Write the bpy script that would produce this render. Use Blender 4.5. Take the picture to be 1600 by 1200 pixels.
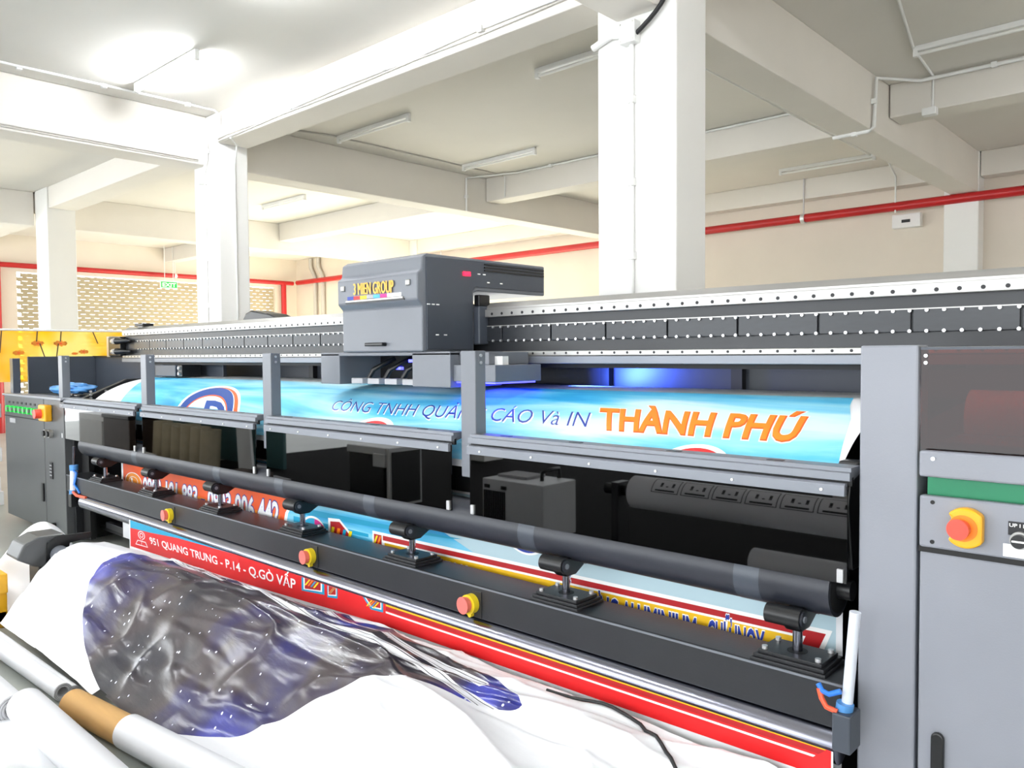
import bpy, bmesh, math, random
from mathutils import Vector, Matrix, noise

for o in list(bpy.data.objects):
    bpy.data.objects.remove(o, do_unlink=True)
SC = bpy.context.scene
COL = SC.collection

# ------------------------------------------------------------------ camera
cam_d = bpy.data.cameras.new('camera')
cam_d.sensor_fit = 'HORIZONTAL'
cam_d.sensor_width = 36.0
cam_d.lens = 1245.2 / 1600 * 36.0
cam_d.clip_start = 0.05
cam_d.clip_end = 200
cam = bpy.data.objects.new('camera', cam_d)
COL.objects.link(cam)
yaw, pitch, roll = math.radians(42.7), math.radians(2.157), math.radians(-0.435)
F0 = Vector((-math.sin(yaw), math.cos(yaw), 0)); R0 = Vector((math.cos(yaw), math.sin(yaw), 0)); U0 = Vector((0, 0, 1))
FW = math.cos(pitch) * F0 - math.sin(pitch) * U0
UP = math.sin(pitch) * F0 + math.cos(pitch) * U0
RT = math.cos(roll) * R0 + math.sin(roll) * UP
UP = -math.sin(roll) * R0 + math.cos(roll) * UP
cam.matrix_world = Matrix(((RT.x, UP.x, -FW.x, 0), (RT.y, UP.y, -FW.y, 0), (RT.z, UP.z, -FW.z, 1.55), (0, 0, 0, 1)))
SC.camera = cam

# ------------------------------------------------------------------ world, sun, exposure
W = bpy.data.worlds.new('world'); SC.world = W
W.use_nodes = True
bg = W.node_tree.nodes['Background']
bg.inputs['Color'].default_value = (0.93, 0.97, 1.0, 1)
bg.inputs['Strength'].default_value = 2.6
sun_d = bpy.data.lights.new('sun', 'SUN'); sun_d.energy = 26.0; sun_d.angle = 0.01; sun_d.color = (1.0, 0.88, 0.70)
sun = bpy.data.objects.new('sun', sun_d); COL.objects.link(sun)
sun.rotation_euler = Vector((-0.10, -0.80, -0.46)).to_track_quat('-Z', 'Y').to_euler()
SC.view_settings.view_transform = 'Standard'
SC.view_settings.look = 'None'
SC.view_settings.gamma = 1.0
SC.view_settings.exposure = 1.3
SC.view_settings.use_curve_mapping = False

# ------------------------------------------------------------------ helpers: materials
def lin(c):
    c = c / 255.0
    return c / 12.92 if c <= 0.04045 else ((c + 0.055) / 1.055) ** 2.4
def rgb(r, g, b):
    return (lin(r), lin(g), lin(b), 1.0)
MATS = {}
def mat(name, col, rough=0.5, metal=0.0, var=0.06, scale=6.0, bump=0.0, bscale=60.0, spec=0.5, stretch=None, emit=None, estr=0.0):
    """Principled material with a soft procedural colour variation and optional fine relief."""
    m = bpy.data.materials.new(name); m.use_nodes = True
    nt = m.node_tree; p = nt.nodes['Principled BSDF']
    p.inputs['Roughness'].default_value = rough
    p.inputs['Metallic'].default_value = metal
    p.inputs['Specular IOR Level'].default_value = spec
    c = rgb(*col)
    tc = nt.nodes.new('ShaderNodeTexCoord')
    mp = nt.nodes.new('ShaderNodeMapping'); nt.links.new(tc.outputs['Object'], mp.inputs['Vector'])
    if stretch: mp.inputs['Scale'].default_value = stretch
    n = nt.nodes.new('ShaderNodeTexNoise'); n.inputs['Scale'].default_value = scale; n.inputs['Detail'].default_value = 4
    nt.links.new(mp.outputs[0], n.inputs['Vector'])
    r = nt.nodes.new('ShaderNodeValToRGB')
    r.color_ramp.elements[0].position = 0.3; r.color_ramp.elements[1].position = 0.7
    r.color_ramp.elements[0].color = tuple(max(0, x * (1 - var)) for x in c[:3]) + (1,)
    r.color_ramp.elements[1].color = tuple(min(1, x * (1 + var)) for x in c[:3]) + (1,)
    nt.links.new(n.outputs['Fac'], r.inputs['Fac'])
    nt.links.new(r.outputs['Color'], p.inputs['Base Color'])
    if bump:
        n2 = nt.nodes.new('ShaderNodeTexNoise'); n2.inputs['Scale'].default_value = bscale; n2.inputs['Detail'].default_value = 3
        nt.links.new(mp.outputs[0], n2.inputs['Vector'])
        b = nt.nodes.new('ShaderNodeBump'); b.inputs['Strength'].default_value = bump; b.inputs['Distance'].default_value = 0.01
        nt.links.new(n2.outputs['Fac'], b.inputs['Height']); nt.links.new(b.outputs['Normal'], p.inputs['Normal'])
    if emit:
        p.inputs['Emission Color'].default_value = rgb(*emit); p.inputs['Emission Strength'].default_value = estr
    MATS[name] = m
    return m

def pane(name, tint, ior=1.5, rough=0.02):
    """tinted acrylic: fresnel reflection over a coloured see-through sheet"""
    m = bpy.data.materials.new(name); m.use_nodes = True
    nt = m.node_tree; nt.nodes.clear()
    out = nt.nodes.new('ShaderNodeOutputMaterial')
    tr = nt.nodes.new('ShaderNodeBsdfTransparent'); tr.inputs['Color'].default_value = rgb(*tint)
    gl = nt.nodes.new('ShaderNodeBsdfGlossy'); gl.inputs['Roughness'].default_value = rough
    fr = nt.nodes.new('ShaderNodeFresnel'); fr.inputs['IOR'].default_value = ior
    mx = nt.nodes.new('ShaderNodeMixShader')
    nt.links.new(fr.outputs[0], mx.inputs[0]); nt.links.new(tr.outputs[0], mx.inputs[1]); nt.links.new(gl.outputs[0], mx.inputs[2])
    nt.links.new(mx.outputs[0], out.inputs['Surface'])
    MATS[name] = m
    return m

mat('wall_paint', (226, 216, 202), 0.75, var=0.03, scale=1.5, bump=0.08, bscale=25)
mat('ceiling_paint', (226, 222, 215), 0.8, var=0.025, scale=1.0, bump=0.06, bscale=20)
mat('beam_paint', (228, 223, 215), 0.75, var=0.03, scale=1.2, bump=0.08, bscale=18)
mat('column_paint', (238, 237, 234), 0.7, var=0.02, scale=1.5, bump=0.06, bscale=22)
mat('floor_epoxy', (168, 172, 166), 0.35, var=0.10, scale=1.2, bump=0.03, bscale=40)
mat('white_plastic', (236, 236, 234), 0.4, var=0.02)
mat('cable_grey', (196, 192, 186), 0.5, var=0.05)
mat('cable_black', (24, 24, 26), 0.5, var=0.05)
mat('red_pipe', (186, 32, 34), 0.35, var=0.08, scale=3)
mat('shutter_steel', (176, 163, 134), 0.45, var=0.06, scale=3)
mat('grey_paint', (112, 116, 124), 0.38, var=0.04, scale=3, bump=0.04, bscale=220)
mat('grey_paint_light', (140, 143, 152), 0.36, var=0.04, scale=3, bump=0.04, bscale=220)
mat('grey_paint_dark', (66, 72, 82), 0.38, var=0.05, scale=3, bump=0.04, bscale=220)
mat('cabinet_paint', (80, 82, 84), 0.36, var=0.05, scale=3, bump=0.04, bscale=200)
mat('black_paint', (34, 35, 38), 0.4, var=0.10, scale=4)
mat('black_beam', (37, 39, 43), 0.38, var=0.14, scale=3.5, bump=0.03, bscale=120)
mat('deep_black', (10, 10, 12), 0.6, var=0.1)
mat('rubber', (40, 43, 52), 0.42, var=0.12, scale=4, bump=0.03, bscale=120)
mat('black_plastic', (20, 21, 23), 0.35, var=0.1)
mat('aluminium', (172, 171, 168), 0.34, 0.6, var=0.06, scale=3, stretch=(0.3, 6, 6))
mat('aluminium_dull', (128, 132, 140), 0.40, 0.35, var=0.06, scale=3, stretch=(0.3, 6, 6))
mat('chrome', (150, 152, 166), 0.18, 1.0, var=0.03)
mat('steel_bolt', (220, 220, 222), 0.3, 0.7, var=0.03)
mat('magnet_plate', (38, 41, 46), 0.34, var=0.12, scale=8, stretch=(2, 1, 8))
mat('yellow_plastic', (246, 178, 28), 0.35, var=0.03)
mat('red_plastic', (232, 82, 66), 0.3, var=0.03)
mat('pink_red_plastic', (235, 120, 112), 0.3, var=0.03)
mat('button_yellow', (240, 214, 44), 0.35, var=0.03)
mat('green_strip', (24, 128, 88), 0.45, var=0.05)
mat('green_lamp', (30, 190, 70), 0.3, var=0.03, emit=(30, 220, 80), estr=0.25)
mat('blue_plastic', (86, 150, 214), 0.4, var=0.08, scale=12)
mat('blue_hose', (40, 120, 216), 0.35, var=0.03)
mat('orange_hose', (236, 92, 56), 0.35, var=0.03)
mat('cylinder_white', (226, 232, 244), 0.3, 0.1, var=0.03)
mat('white_ink', (250, 250, 250), 0.45, var=0.01)
mat('vinyl_white', (244, 245, 248), 0.42, var=0.015, scale=2)
mat('paper_white', (232, 233, 237), 0.6, var=0.02, scale=2)
mat('paper_grey', (178, 178, 182), 0.7, var=0.03)
mat('cardboard', (204, 160, 98), 0.65, var=0.06, scale=4, stretch=(1, 8, 8))
mat('ink_navy_text', (34, 60, 160), 0.45, var=0.02)
mat('ink_blue', (0, 64, 146), 0.45, var=0.02)
mat('ink_orange', (255, 134, 22), 0.45, var=0.02)
mat('ink_orange_deep', (244, 92, 24), 0.45, var=0.02)
mat('ink_red', (226, 26, 30), 0.45, var=0.02)
mat('ink_dark_red', (178, 18, 26), 0.45, var=0.02)
mat('ink_yellow', (236, 186, 20), 0.45, var=0.02)
mat('ink_bright_yellow', (248, 222, 20), 0.45, var=0.02)
mat('ink_teal', (10, 158, 200), 0.45, var=0.03, scale=2)
mat('ink_magenta', (214, 10, 132), 0.45, var=0.02)
mat('ink_pale', (186, 212, 222), 0.45, var=0.03, scale=1.5)
mat('ink_black', (26, 26, 30), 0.5, var=0.02)
mat('ink_rust', (232, 92, 40), 0.45, var=0.10, scale=2.5)
mat('ink_amber', (228, 138, 44), 0.45, var=0.03)
mat('cyan_tile', (60, 170, 230), 0.4, var=0.02)
mat('sign_gold', (240, 176, 30), 0.3, var=0.04)
mat('led_red', (220, 20, 40), 0.3, emit=(255, 20, 50), estr=2.0)
mat('led_blue', (60, 80, 255), 0.3, emit=(70, 70, 255), estr=2.0)
mat('tube_off', (238, 238, 234), 0.3, var=0.01)
mat('tube_lit', (255, 255, 255), 0.3, emit=(246, 250, 255), estr=100.0)
mat('exit_green', (16, 130, 52), 0.3, emit=(20, 170, 70), estr=0.5)
mat('yellow_frame', (236, 176, 30), 0.4, var=0.06)
mat('beige_roll', (196, 184, 158), 0.7, var=0.08, scale=8)
mat('teal_sheet', (58, 104, 106), 0.5, var=0.12, scale=3)
mat('pc_white', (222, 224, 226), 0.35, var=0.02)
mat('chiller_grey', (226, 228, 232), 0.45, var=0.03)
mat('mat_black', (22, 21, 21), 0.95, var=0.15, spec=0.08)  # matte black for the added mat under the mirrored objects
mat('dark_wood', (70, 56, 50), 0.5, var=0.2)
pane('smoked_acrylic', (58, 50, 50), 2.1)
pane('brown_acrylic', (150, 78, 52), 1.42)
def film():
    m = bpy.data.materials.new('yellow_film'); m.use_nodes = True
    nt = m.node_tree; nt.nodes.clear(); L = nt.links.new
    out = nt.nodes.new('ShaderNodeOutputMaterial')
    tc = nt.nodes.new('ShaderNodeTexCoord'); n = nt.nodes.new('ShaderNodeTexNoise'); n.inputs['Scale'].default_value = 2.2; L(tc.outputs['Object'], n.inputs['Vector'])
    r = nt.nodes.new('ShaderNodeValToRGB'); r.color_ramp.elements[0].position = 0.35; r.color_ramp.elements[1].position = 0.65
    r.color_ramp.elements[0].color = rgb(255, 214, 40); r.color_ramp.elements[1].color = rgb(255, 244, 180); L(n.outputs['Fac'], r.inputs['Fac'])
    tr = nt.nodes.new('ShaderNodeBsdfTransparent'); tl = nt.nodes.new('ShaderNodeBsdfTranslucent'); df = nt.nodes.new('ShaderNodeBsdfDiffuse')
    for q in (tr, tl, df): L(r.outputs['Color'], q.inputs['Color'])
    a = nt.nodes.new('ShaderNodeMixShader'); a.inputs[0].default_value = 0.5; L(tl.outputs[0], a.inputs[1]); L(df.outputs[0], a.inputs[2])
    b = nt.nodes.new('ShaderNodeMixShader'); b.inputs[0].default_value = 0.5; L(tr.outputs[0], b.inputs[1]); L(a.outputs[0], b.inputs[2])
    L(b.outputs[0], out.inputs['Surface']); MATS['yellow_film'] = m
film()

def sky_blue_ink():
    m = bpy.data.materials.new('ink_sky_waves'); m.use_nodes = True
    nt = m.node_tree; p = nt.nodes['Principled BSDF']; p.inputs['Roughness'].default_value = 0.45
    tc = nt.nodes.new('ShaderNodeTexCoord')
    mp = nt.nodes.new('ShaderNodeMapping'); mp.inputs['Rotation'].default_value = (0, 0.16, 0); mp.inputs['Scale'].default_value = (0.55, 3.2, 5.5)
    nt.links.new(tc.outputs['Object'], mp.inputs['Vector'])
    n = nt.nodes.new('ShaderNodeTexNoise'); n.inputs['Scale'].default_value = 1.3; n.inputs['Detail'].default_value = 5; n.inputs['Distortion'].default_value = 0.7
    nt.links.new(mp.outputs[0], n.inputs['Vector'])
    r = nt.nodes.new('ShaderNodeValToRGB'); e = r.color_ramp.elements
    e[0].position = 0.32; e[0].color = rgb(30, 158, 216)
    e[1].position = 0.66; e[1].color = rgb(206, 238, 248)
    k = e.new(0.42); k.color = rgb(84, 190, 232)
    k = e.new(0.53); k.color = rgb(146, 216, 242)
    nt.links.new(n.outputs['Fac'], r.inputs['Fac']); nt.links.new(r.outputs['Color'], p.inputs['Base Color'])
    MATS['ink_sky'] = m
sky_blue_ink()

# ------------------------------------------------------------------ helpers: objects
ORI = {}
class MB:
    """collects simple shapes and links them as ONE mesh object"""
    def __init__(s):
        s.v = []; s.f = []; s.sm = []
    def add(s, vs, fs, sm=False):
        b = len(s.v); s.v += [tuple(p) for p in vs]
        for f in fs:
            s.f.append(tuple(b + i for i in f)); s.sm.append(sm)
        return s
    def box(s, x0, x1, y0, y1, z0, z1):
        vs = [(x0, y0, z0), (x1, y0, z0), (x1, y1, z0), (x0, y1, z0), (x0, y0, z1), (x1, y0, z1), (x1, y1, z1), (x0, y1, z1)]
        return s.add(vs, [(3, 2, 1, 0), (4, 5, 6, 7), (0, 1, 5, 4), (1, 2, 6, 5), (2, 3, 7, 6), (3, 0, 4, 7)])
    def prism(s, axis, poly, a0, a1):
        def P(a, q):
            return {'x': (a, q[0], q[1]), 'y': (q[0], a, q[1]), 'z': (q[0], q[1], a)}[axis]
        n = len(poly)
        vs = [P(a0, q) for q in poly] + [P(a1, q) for q in poly]
        fs = [tuple(range(n))[::-1], tuple(range(n, 2 * n))]
        fs += [(i, (i + 1) % n, n + (i + 1) % n, n + i) for i in range(n)]
        return s.add(vs, fs)
    def cyl(s, p0, p1, r, n=16, r1=None, caps=True):
        p0 = Vector(p0); p1 = Vector(p1); d = (p1 - p0).normalized()
        a = d.orthogonal().normalized(); b = d.cross(a)
        r1 = r if r1 is None else r1
        vs = []
        for p, rr in ((p0, r), (p1, r1)):
            for i in range(n):
                t = 2 * math.pi * i / n
                vs.append(p + a * (rr * math.cos(t)) + b * (rr * math.sin(t)))
        s.add(vs, [(i, (i + 1) % n, n + (i + 1) % n, n + i) for i in range(n)], True)
        if caps:
            s.add(vs[:n], [tuple(range(n))[::-1]]); s.add(vs[n:], [tuple(range(n))])
        return s
    def pipe(s, p0, p1, r, ri, n=24):
        """hollow tube with visible bore"""
        p0 = Vector(p0); p1 = Vector(p1); d = (p1 - p0).normalized()
        a = d.orthogonal().normalized(); b = d.cross(a); vs = []
        for p, rr in ((p0, r), (p1, r), (p1, ri), (p0, ri)):
            for i in range(n):
                t = 2 * math.pi * i / n
                vs.append(p + a * (rr * math.cos(t)) + b * (rr * math.sin(t)))
        for k in range(4):
            k2 = (k + 1) % 4
            s.add([vs[k * n + i] for i in range(n)] + [vs[k2 * n + i] for i in range(n)],
                  [(i, (i + 1) % n, n + (i + 1) % n, n + i) for i in range(n)], k in (0, 2))
        return s
    def tube(s, pts, r, n=8):
        """round bar along a polyline"""
        pts = [Vector(p) for p in pts]; vs = []
        ref = None
        for i, p in enumerate(pts):
            d = (pts[min(i + 1, len(pts) - 1)] - pts[max(i - 1, 0)]).normalized()
            if ref is None: ref = d.orthogonal().normalized()
            a = (ref - d * ref.dot(d))
            a = a.normalized() if a.length > 1e-6 else d.orthogonal().normalized()
            ref = a; b = d.cross(a)
            for k in range(n):
                t = 2 * math.pi * k / n
                vs.append(p + a * (r * math.cos(t)) + b * (r * math.sin(t)))
        m = len(pts)
        fs = [(i * n + k, i * n + (k + 1) % n, (i + 1) * n + (k + 1) % n, (i + 1) * n + k) for i in range(m - 1) for k in range(n)]
        s.add(vs, fs, True)
        s.add(vs[:n], [tuple(range(n))[::-1]]); s.add(vs[-n:], [tuple(range(n))])
        return s
    def build(s, name, material, parent=None, loc=None, bev=0.0, recalc=True, origin=None):
        if loc is None:
            if origin is not None: loc = Vector(origin)
            elif parent is not None: loc = ORI[parent.name].copy()
            else:
                xs = [p[0] for p in s.v]; ys = [p[1] for p in s.v]; zs = [p[2] for p in s.v]
                loc = Vector(((min(xs) + max(xs)) / 2, (min(ys) + max(ys)) / 2, min(zs)))
            vs = [Vector(p) - loc for p in s.v]
        else:
            loc = Vector(loc); vs = s.v          # shape was written around its own origin
        me = bpy.data.meshes.new(name); me.from_pydata([tuple(p) for p in vs], [], s.f)
        for p, sm in zip(me.polygons, s.sm): p.use_smooth = sm
        if recalc:
            bm = bmesh.new(); bm.from_mesh(me); bmesh.ops.recalc_face_normals(bm, faces=bm.faces); bm.to_mesh(me); bm.free()
        me.materials.append(MATS[material] if isinstance(material, str) else material)
        o = bpy.data.objects.new(name, me); COL.objects.link(o)
        place(o, parent, loc)
        if bev:
            b = o.modifiers.new('bevel', 'BEVEL'); b.width = bev; b.segments = 2; b.limit_method = 'ANGLE'; b.angle_limit = 0.6
        return o
def place(o, parent, loc):
    loc = Vector(loc); ORI[o.name] = loc
    if parent is not None:
        o.parent = parent; o.location = loc - ORI[parent.name]
    else:
        o.location = loc
def again(o, parent, loc):
    """a further copy of a part that shares its mesh"""
    c = o.copy(); COL.objects.link(c); c.parent = None; place(c, parent, loc); return c
def tag(o, label, cat, group=None):
    o['label'] = label; o['category'] = cat
    if group: o['group'] = group
    return o
def thing(name, label, cat, loc, group=None):
    o = bpy.data.objects.new(name, None); COL.objects.link(o); o.empty_display_size = 0.1
    place(o, None, loc); return tag(o, label, cat, group)
def struct(o, label=None, cat=None):
    o['kind'] = 'structure'
    if label: o['label'] = label
    if cat: o['category'] = cat
    return o
def lab(o, label):
    o['label'] = label; return o

def arc(cx, cy, rx, ry, a0, a1, n=24):
    return [(cx + rx * math.cos(math.radians(a0 + (a1 - a0) * i / n)), cy + ry * math.sin(math.radians(a0 + (a1 - a0) * i / n))) for i in range(n + 1)]

# flat print: polygons and lettering laid on a surface given by fn(u, v, lift)
def cuts(bm, n, axis, lo, hi):
    for i in range(1, n):
        t = lo + (hi - lo) * i / n
        co = (t, 0, 0) if axis == 0 else (0, t, 0)
        no = (1, 0, 0) if axis == 0 else (0, 1, 0)
        bmesh.ops.bisect_plane(bm, geom=bm.verts[:] + bm.edges[:] + bm.faces[:], plane_co=co, plane_no=no, dist=1e-6)
def put_bm(name, bm, fn, lift, material, parent):
    for v in bm.verts:
        v.co = Vector(fn(v.co.x, v.co.y, lift)) - ORI[parent.name]
    me = bpy.data.meshes.new(name); bm.to_mesh(me); bm.free()
    me.materials.append(MATS[material])
    o = bpy.data.objects.new(name, me); COL.objects.link(o); place(o, parent, ORI[parent.name]); return o
def put_poly(name, polys, fn, lift, material, parent, ncut=0, holes=None):
    bm = bmesh.new(); lo = 1e9; hi = -1e9
    for poly in polys:
        vs = [bm.verts.new((p[0], p[1], 0)) for p in poly]
        bm.faces.new(vs)
        lo = min(lo, min(p[1] for p in poly)); hi = max(hi, max(p[1] for p in poly))
    bmesh.ops.triangulate(bm, faces=bm.faces[:])
    if ncut: cuts(bm, ncut, 1, lo, hi)
    return put_bm(name, bm, fn, lift, material, parent)
def ring(outer, inner):
    """closed band between two outlines with the same number of points, as quads"""
    n = len(outer)
    return [[outer[i], outer[(i + 1) % n], inner[(i + 1) % n], inner[i]] for i in range(n)]
def put_band(name, quads, fn, lift, material, parent):
    bm = bmesh.new()
    for q in quads:
        bm.faces.new([bm.verts.new((p[0], p[1], 0)) for p in q])
    ys = [v.co.y for v in bm.verts]
    if max(ys) - min(ys) > 0.3: cuts(bm, 28, 1, min(ys), max(ys))
    return put_bm(name, bm, fn, lift, material, parent)
CAP = 0.729
def put_text(name, body, quad, fn, lift, material, parent, fat=0.0, shear=0.0, ncut=0, space=1.0, res=3, ref_fat=None):
    """lettering; quad = bottom-left, bottom-right, top-right, top-left of the cap-height box on the surface"""
    c = bpy.data.curves.new(name, 'FONT'); c.body = body; c.offset = fat; c.resolution_u = res; c.space_character = space; c.shear = shear
    o = bpy.data.objects.new('lettering_source', c); COL.objects.link(o)
    bpy.context.view_layer.update()
    me = bpy.data.meshes.new_from_object(o.evaluated_get(bpy.context.evaluated_depsgraph_get()))
    bpy.data.objects.remove(o); bpy.data.curves.remove(c)
    bm = bmesh.new(); bm.from_mesh(me); bpy.data.meshes.remove(me)
    e = fat if ref_fat is None else ref_fat
    x0 = min(v.co.x for v in bm.verts) + (fat - e); x1 = max(v.co.x for v in bm.verts) - (fat - e)
    if ncut: cuts(bm, ncut, 1, min(v.co.y for v in bm.verts), max(v.co.y for v in bm.verts))
    bl, br, tr, tl = [Vector(q) for q in quad]
    for v in bm.verts:
        u = (v.co.x - x0) / (x1 - x0); w = v.co.y / CAP
        q = (bl * (1 - u) + br * u) * (1 - w) + (tl * (1 - u) + tr * u) * w
        v.co = (q.x, q.y, 0)
    bmesh.ops.remove_doubles(bm, verts=bm.verts[:], dist=1e-5)
    bmesh.ops.recalc_face_normals(bm, faces=bm.faces)
    for f in bm.faces: f.smooth = False
    return put_bm(name, bm, fn, lift, material, parent)

# ================================================================== THE HALL
ZC, ZB, ZL = 4.12, 3.60, 3.80          # slab, main beams, cross beams
fl = MB().box(-21, 6, -7, 13, -0.2, 0.0).build('floor', 'floor_epoxy'); struct(fl)
ce = MB().box(-21, 6, -7, 13, ZC, ZC + 0.25).build('ceiling', 'ceiling_paint'); struct(ce)
struct(MB().box(-19.25, 6, 12.0, 12.25, 2.25, ZC).box(-9.0, 6, 12.0, 12.25, 0, 2.25).box(-19.25, -18.4, 12.0, 12.25, 0, 2.25).build('wall_back', 'wall_paint'))
struct(MB().box(5.5, 5.75, 9.5, 12.0, 0, ZC).box(5.5, 5.75, -7, 9.5, 2.6, ZC).box(5.5, 5.75, -7, 9.5, 0, 1.0).box(5.5, 5.75, -7, 5.5, 1.0, 2.6).build('wall_right', 'wall_paint'))
wl = MB()
wl.box(-19.25, -19.0, 4.55, 5.3, 0, 3.36); wl.box(-19.25, -19.0, 11.35, 12.0, 0, 3.36); wl.box(-19.25, -19.0, -7, 12.0, 3.36, ZC); wl.box(-19.25, -19.0, 3.2, 4.55, 0, 3.36)
struct(wl.build('wall_left', 'wall_paint'))

# columns and beams on a 5.6 m grid
def column(x0, x1, y0, y1, top):
    o = MB().box(x0, x1, y0, y1, 0, top).build('column', 'column_paint', bev=0.012); return struct(o)
column(-3.07, -2.50, 4.15, 4.505, ZC)
column(-8.57, -8.04, 4.15, 4.50, ZC)
column(-13.86, -13.33, 4.15, 4.55, ZC)
column(-3.0, -2.59, 11.72, 12.0, ZC)
column(-14.1, -13.7, 11.72, 11.99, ZC)
column(-8.5, -8.1, 11.72, 12.0, ZC)
column(-3.07, -2.50, -3.9, -3.5, ZC)
column(-8.57, -8.04, -3.9, -3.5, ZC)
def beam(x0, x1, y0, y1, z0, mat_='beam_paint'):
    return struct(MB().box(x0, x1, y0, y1, z0, ZC).build('beam', mat_, bev=0.01))
for bx0, bx1 in ((-2.92, -2.60), (-8.62, -8.27), (-14.25, -13.92)):
    beam(bx0, bx1, 4.505, 11.72, ZB)
    beam(bx0, bx1, -7, 4.15, ZB)
beam(-8.03, -3.08, 4.16, 4.50, ZL); beam(-13.32, -8.58, 4.17, 4.55, ZL); beam(-19.0, -13.87, 4.17, 4.55, ZL); beam(-2.49, 5.5, 4.16, 4.5, ZL)
beam(-8.26, -2.93, 8.42, 8.72, ZL - 0.02); beam(-2.59, 5.5, 8.22, 8.55, ZL); beam(-13.91, -8.63, 8.42, 8.72, ZL - 0.02); beam(-19.0, -14.26, 8.42, 8.72, ZL)
beam(-2.58, 5.5, 11.75, 11.99, ZL); beam(-8.09, -3.01, 11.75, 11.99, ZL + 0.02); beam(-13.69, -8.51, 11.75, 11.99, ZL + 0.02)
beam(-8.03, -3.08, -3.85, -3.5, ZL); beam(-2.49, 5.5, -3.85, -3.5, ZL); beam(-19.0, -8.58, -3.85, -3.5, ZL)
beam(-8.26, -2.93, 0.2, 0.5, ZL)

# perforated roller shutter in the left wall: slats with real slots
sh = thing('roller_shutter', 'beige perforated roller shutter across the far wall', 'shutter', (-19.1, 8.3, 0)); sh['kind'] = 'structure'
sl_mb = MB(); PIT = 0.083
sl_mb.box(-0.012, 0.012, -3.0, 3.05, 0.0, PIT - 0.009)
for i in range(33):
    y = -3.0 + i * 0.19
    sl_mb.box(-0.010, 0.010, y - 0.050, y + 0.030, PIT - 0.009, PIT)
slat = None
for k in range(40):
    loc = Vector((-19.1, 8.3 + (0.095 if k % 2 else 0), 0.02 + k * PIT))
    if slat is None: slat = sl_mb.build('slat', 'shutter_steel', sh, loc=loc)
    else: again(slat, sh, loc)

# red sprinkler pipe runs
def red_pipe(pts, r, label, hangers=()):
    root = thing('sprinkler_pipe', label, 'pipe', (pts[0][0], pts[0][1], pts[0][2]), 'red sprinkler pipes')
    MB().tube(pts, r, 12).build('pipe', 'red_pipe', root)
    for h in hangers:
        MB().cyl((h[0], h[1], h[2]), (h[0], h[1], ZC), 0.012, 8).build('hanger', 'steel_bolt', root)
        a = Vector(pts[0]); b = Vector(pts[-1])
        d = (b - a).normalized() * 0.03
        MB().cyl(Vector(h) - d, Vector(h) + d, r + 0.012, 12).build('clamp', 'steel_bolt', root)
    return root
red_pipe([(-18.8, 11.9, 3.50), (5.4, 11.62, 3.56)], 0.062, 'long red sprinkler pipe along the back wall',
         [(-7.4, 11.77, 3.52), (-4.9, 11.74, 3.53), (-1.2, 11.70, 3.54), (-13.0, 11.83, 3.51)])
red_pipe([(-18.85, 4.6, 3.47), (-18.85, 11.8, 3.48)], 0.055, 'red sprinkler pipe above the roller shutter', [(-18.85, 8.6, 3.475)])
red_pipe([(-18.86, 11.52, 0.0), (-18.86, 11.52, 3.45)], 0.07, 'upright red pipe in the far corner by the shutter')
red_pipe([(-18.86, 4.86, 0.0), (-18.86, 4.86, 3.45)], 0.11, 'thick upright red pipe at the left edge')
for i, (x, w) in enumerate(((-18.2, 0.05), (-17.85, 0.05))):
    tag(MB().tube([(x, 11.93, ZC - 0.02), (x, 11.93, 3.86), (x + 0.2, 11.93, 3.6), (x + 0.2, 11.93, 0.0)], w, 8).build('drain_pipe', 'cable_grey'),
        ('white bent drain pipe nearer the corner of the back wall', 'white bent drain pipe further right on the back wall')[i], 'pipe', 'drain pipes')

# fluorescent lamps under the slab
def lamp(x0, x1, y, label, lit=False, z=ZC):
    root = thing('fluorescent_lamp', label, 'ceiling lamp', ((x0 + x1) / 2, y, z), 'fluorescent tube lamps')
    MB().box(x0, x1, y - 0.022, y + 0.022, z - 0.045, z).build('housing', 'white_plastic', root, bev=0.006)
    MB().cyl((x0 + 0.04, y, z - 0.068), (x1 - 0.04, y, z - 0.068), 0.015, 12).build('tube', 'tube_lit' if lit else 'tube_off', root)
    for x in (x0 + 0.02, x1 - 0.02):
        MB().box(x - 0.02, x + 0.02, y - 0.022, y + 0.022, z - 0.09, z - 0.04).build('tube_socket', 'white_plastic', root, bev=0.005)
    return root
lamp(-7.74, -6.50, 3.20, 'lit fluorescent tube on the ceiling at the upper left', True)
lamp(-5.2, -3.96, 2.75, 'added fluorescent tube out of view above the printer', True)  # added tube, unseen, to brighten the mirrored objects and near bay
lamp(-1.8, -0.56, 1.9, 'added fluorescent tube out of view over the right cabinet', True)  # another unseen tube put in to lift the near bay
lamp(-7.7, -6.46, -1.2, 'added fluorescent tube behind the photographer at the left', True)  # added behind the camera as extra light on heap and printer
lamp(-5.0, -3.76, -1.2, 'added fluorescent tube behind the photographer', True)  # second added tube behind the camera, evening out the one-sided daylight
lamp(-7.9, -6.6, 5.58, 'unlit tube lamp behind the left near beam')
lamp(-7.88, -6.57, 7.59, 'unlit tube lamp next to the cross beam')
lamp(-4.78, -3.5, 5.53, 'unlit tube lamp beside the large white column')
lamp(-2.13, -0.9, 7.35, 'unlit tube lamp at the upper right corner')
lamp(-4.76, -3.56, 9.5, 'unlit tube lamp behind the cross beam')
lamp(-4.9, -3.6, 10.9, 'unlit tube lamp nearest the back wall')
lamp(-10.4, -9.1, 5.7, 'unlit tube lamp in the bright bay beside the middle column')
lamp(-12.9, -11.6, 2.6, 'unlit tube lamp in the bay left of the far column')
lamp(-12.4, -11.1, 7.2, 'unlit tube lamp in the bright bay above the carriage')
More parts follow.
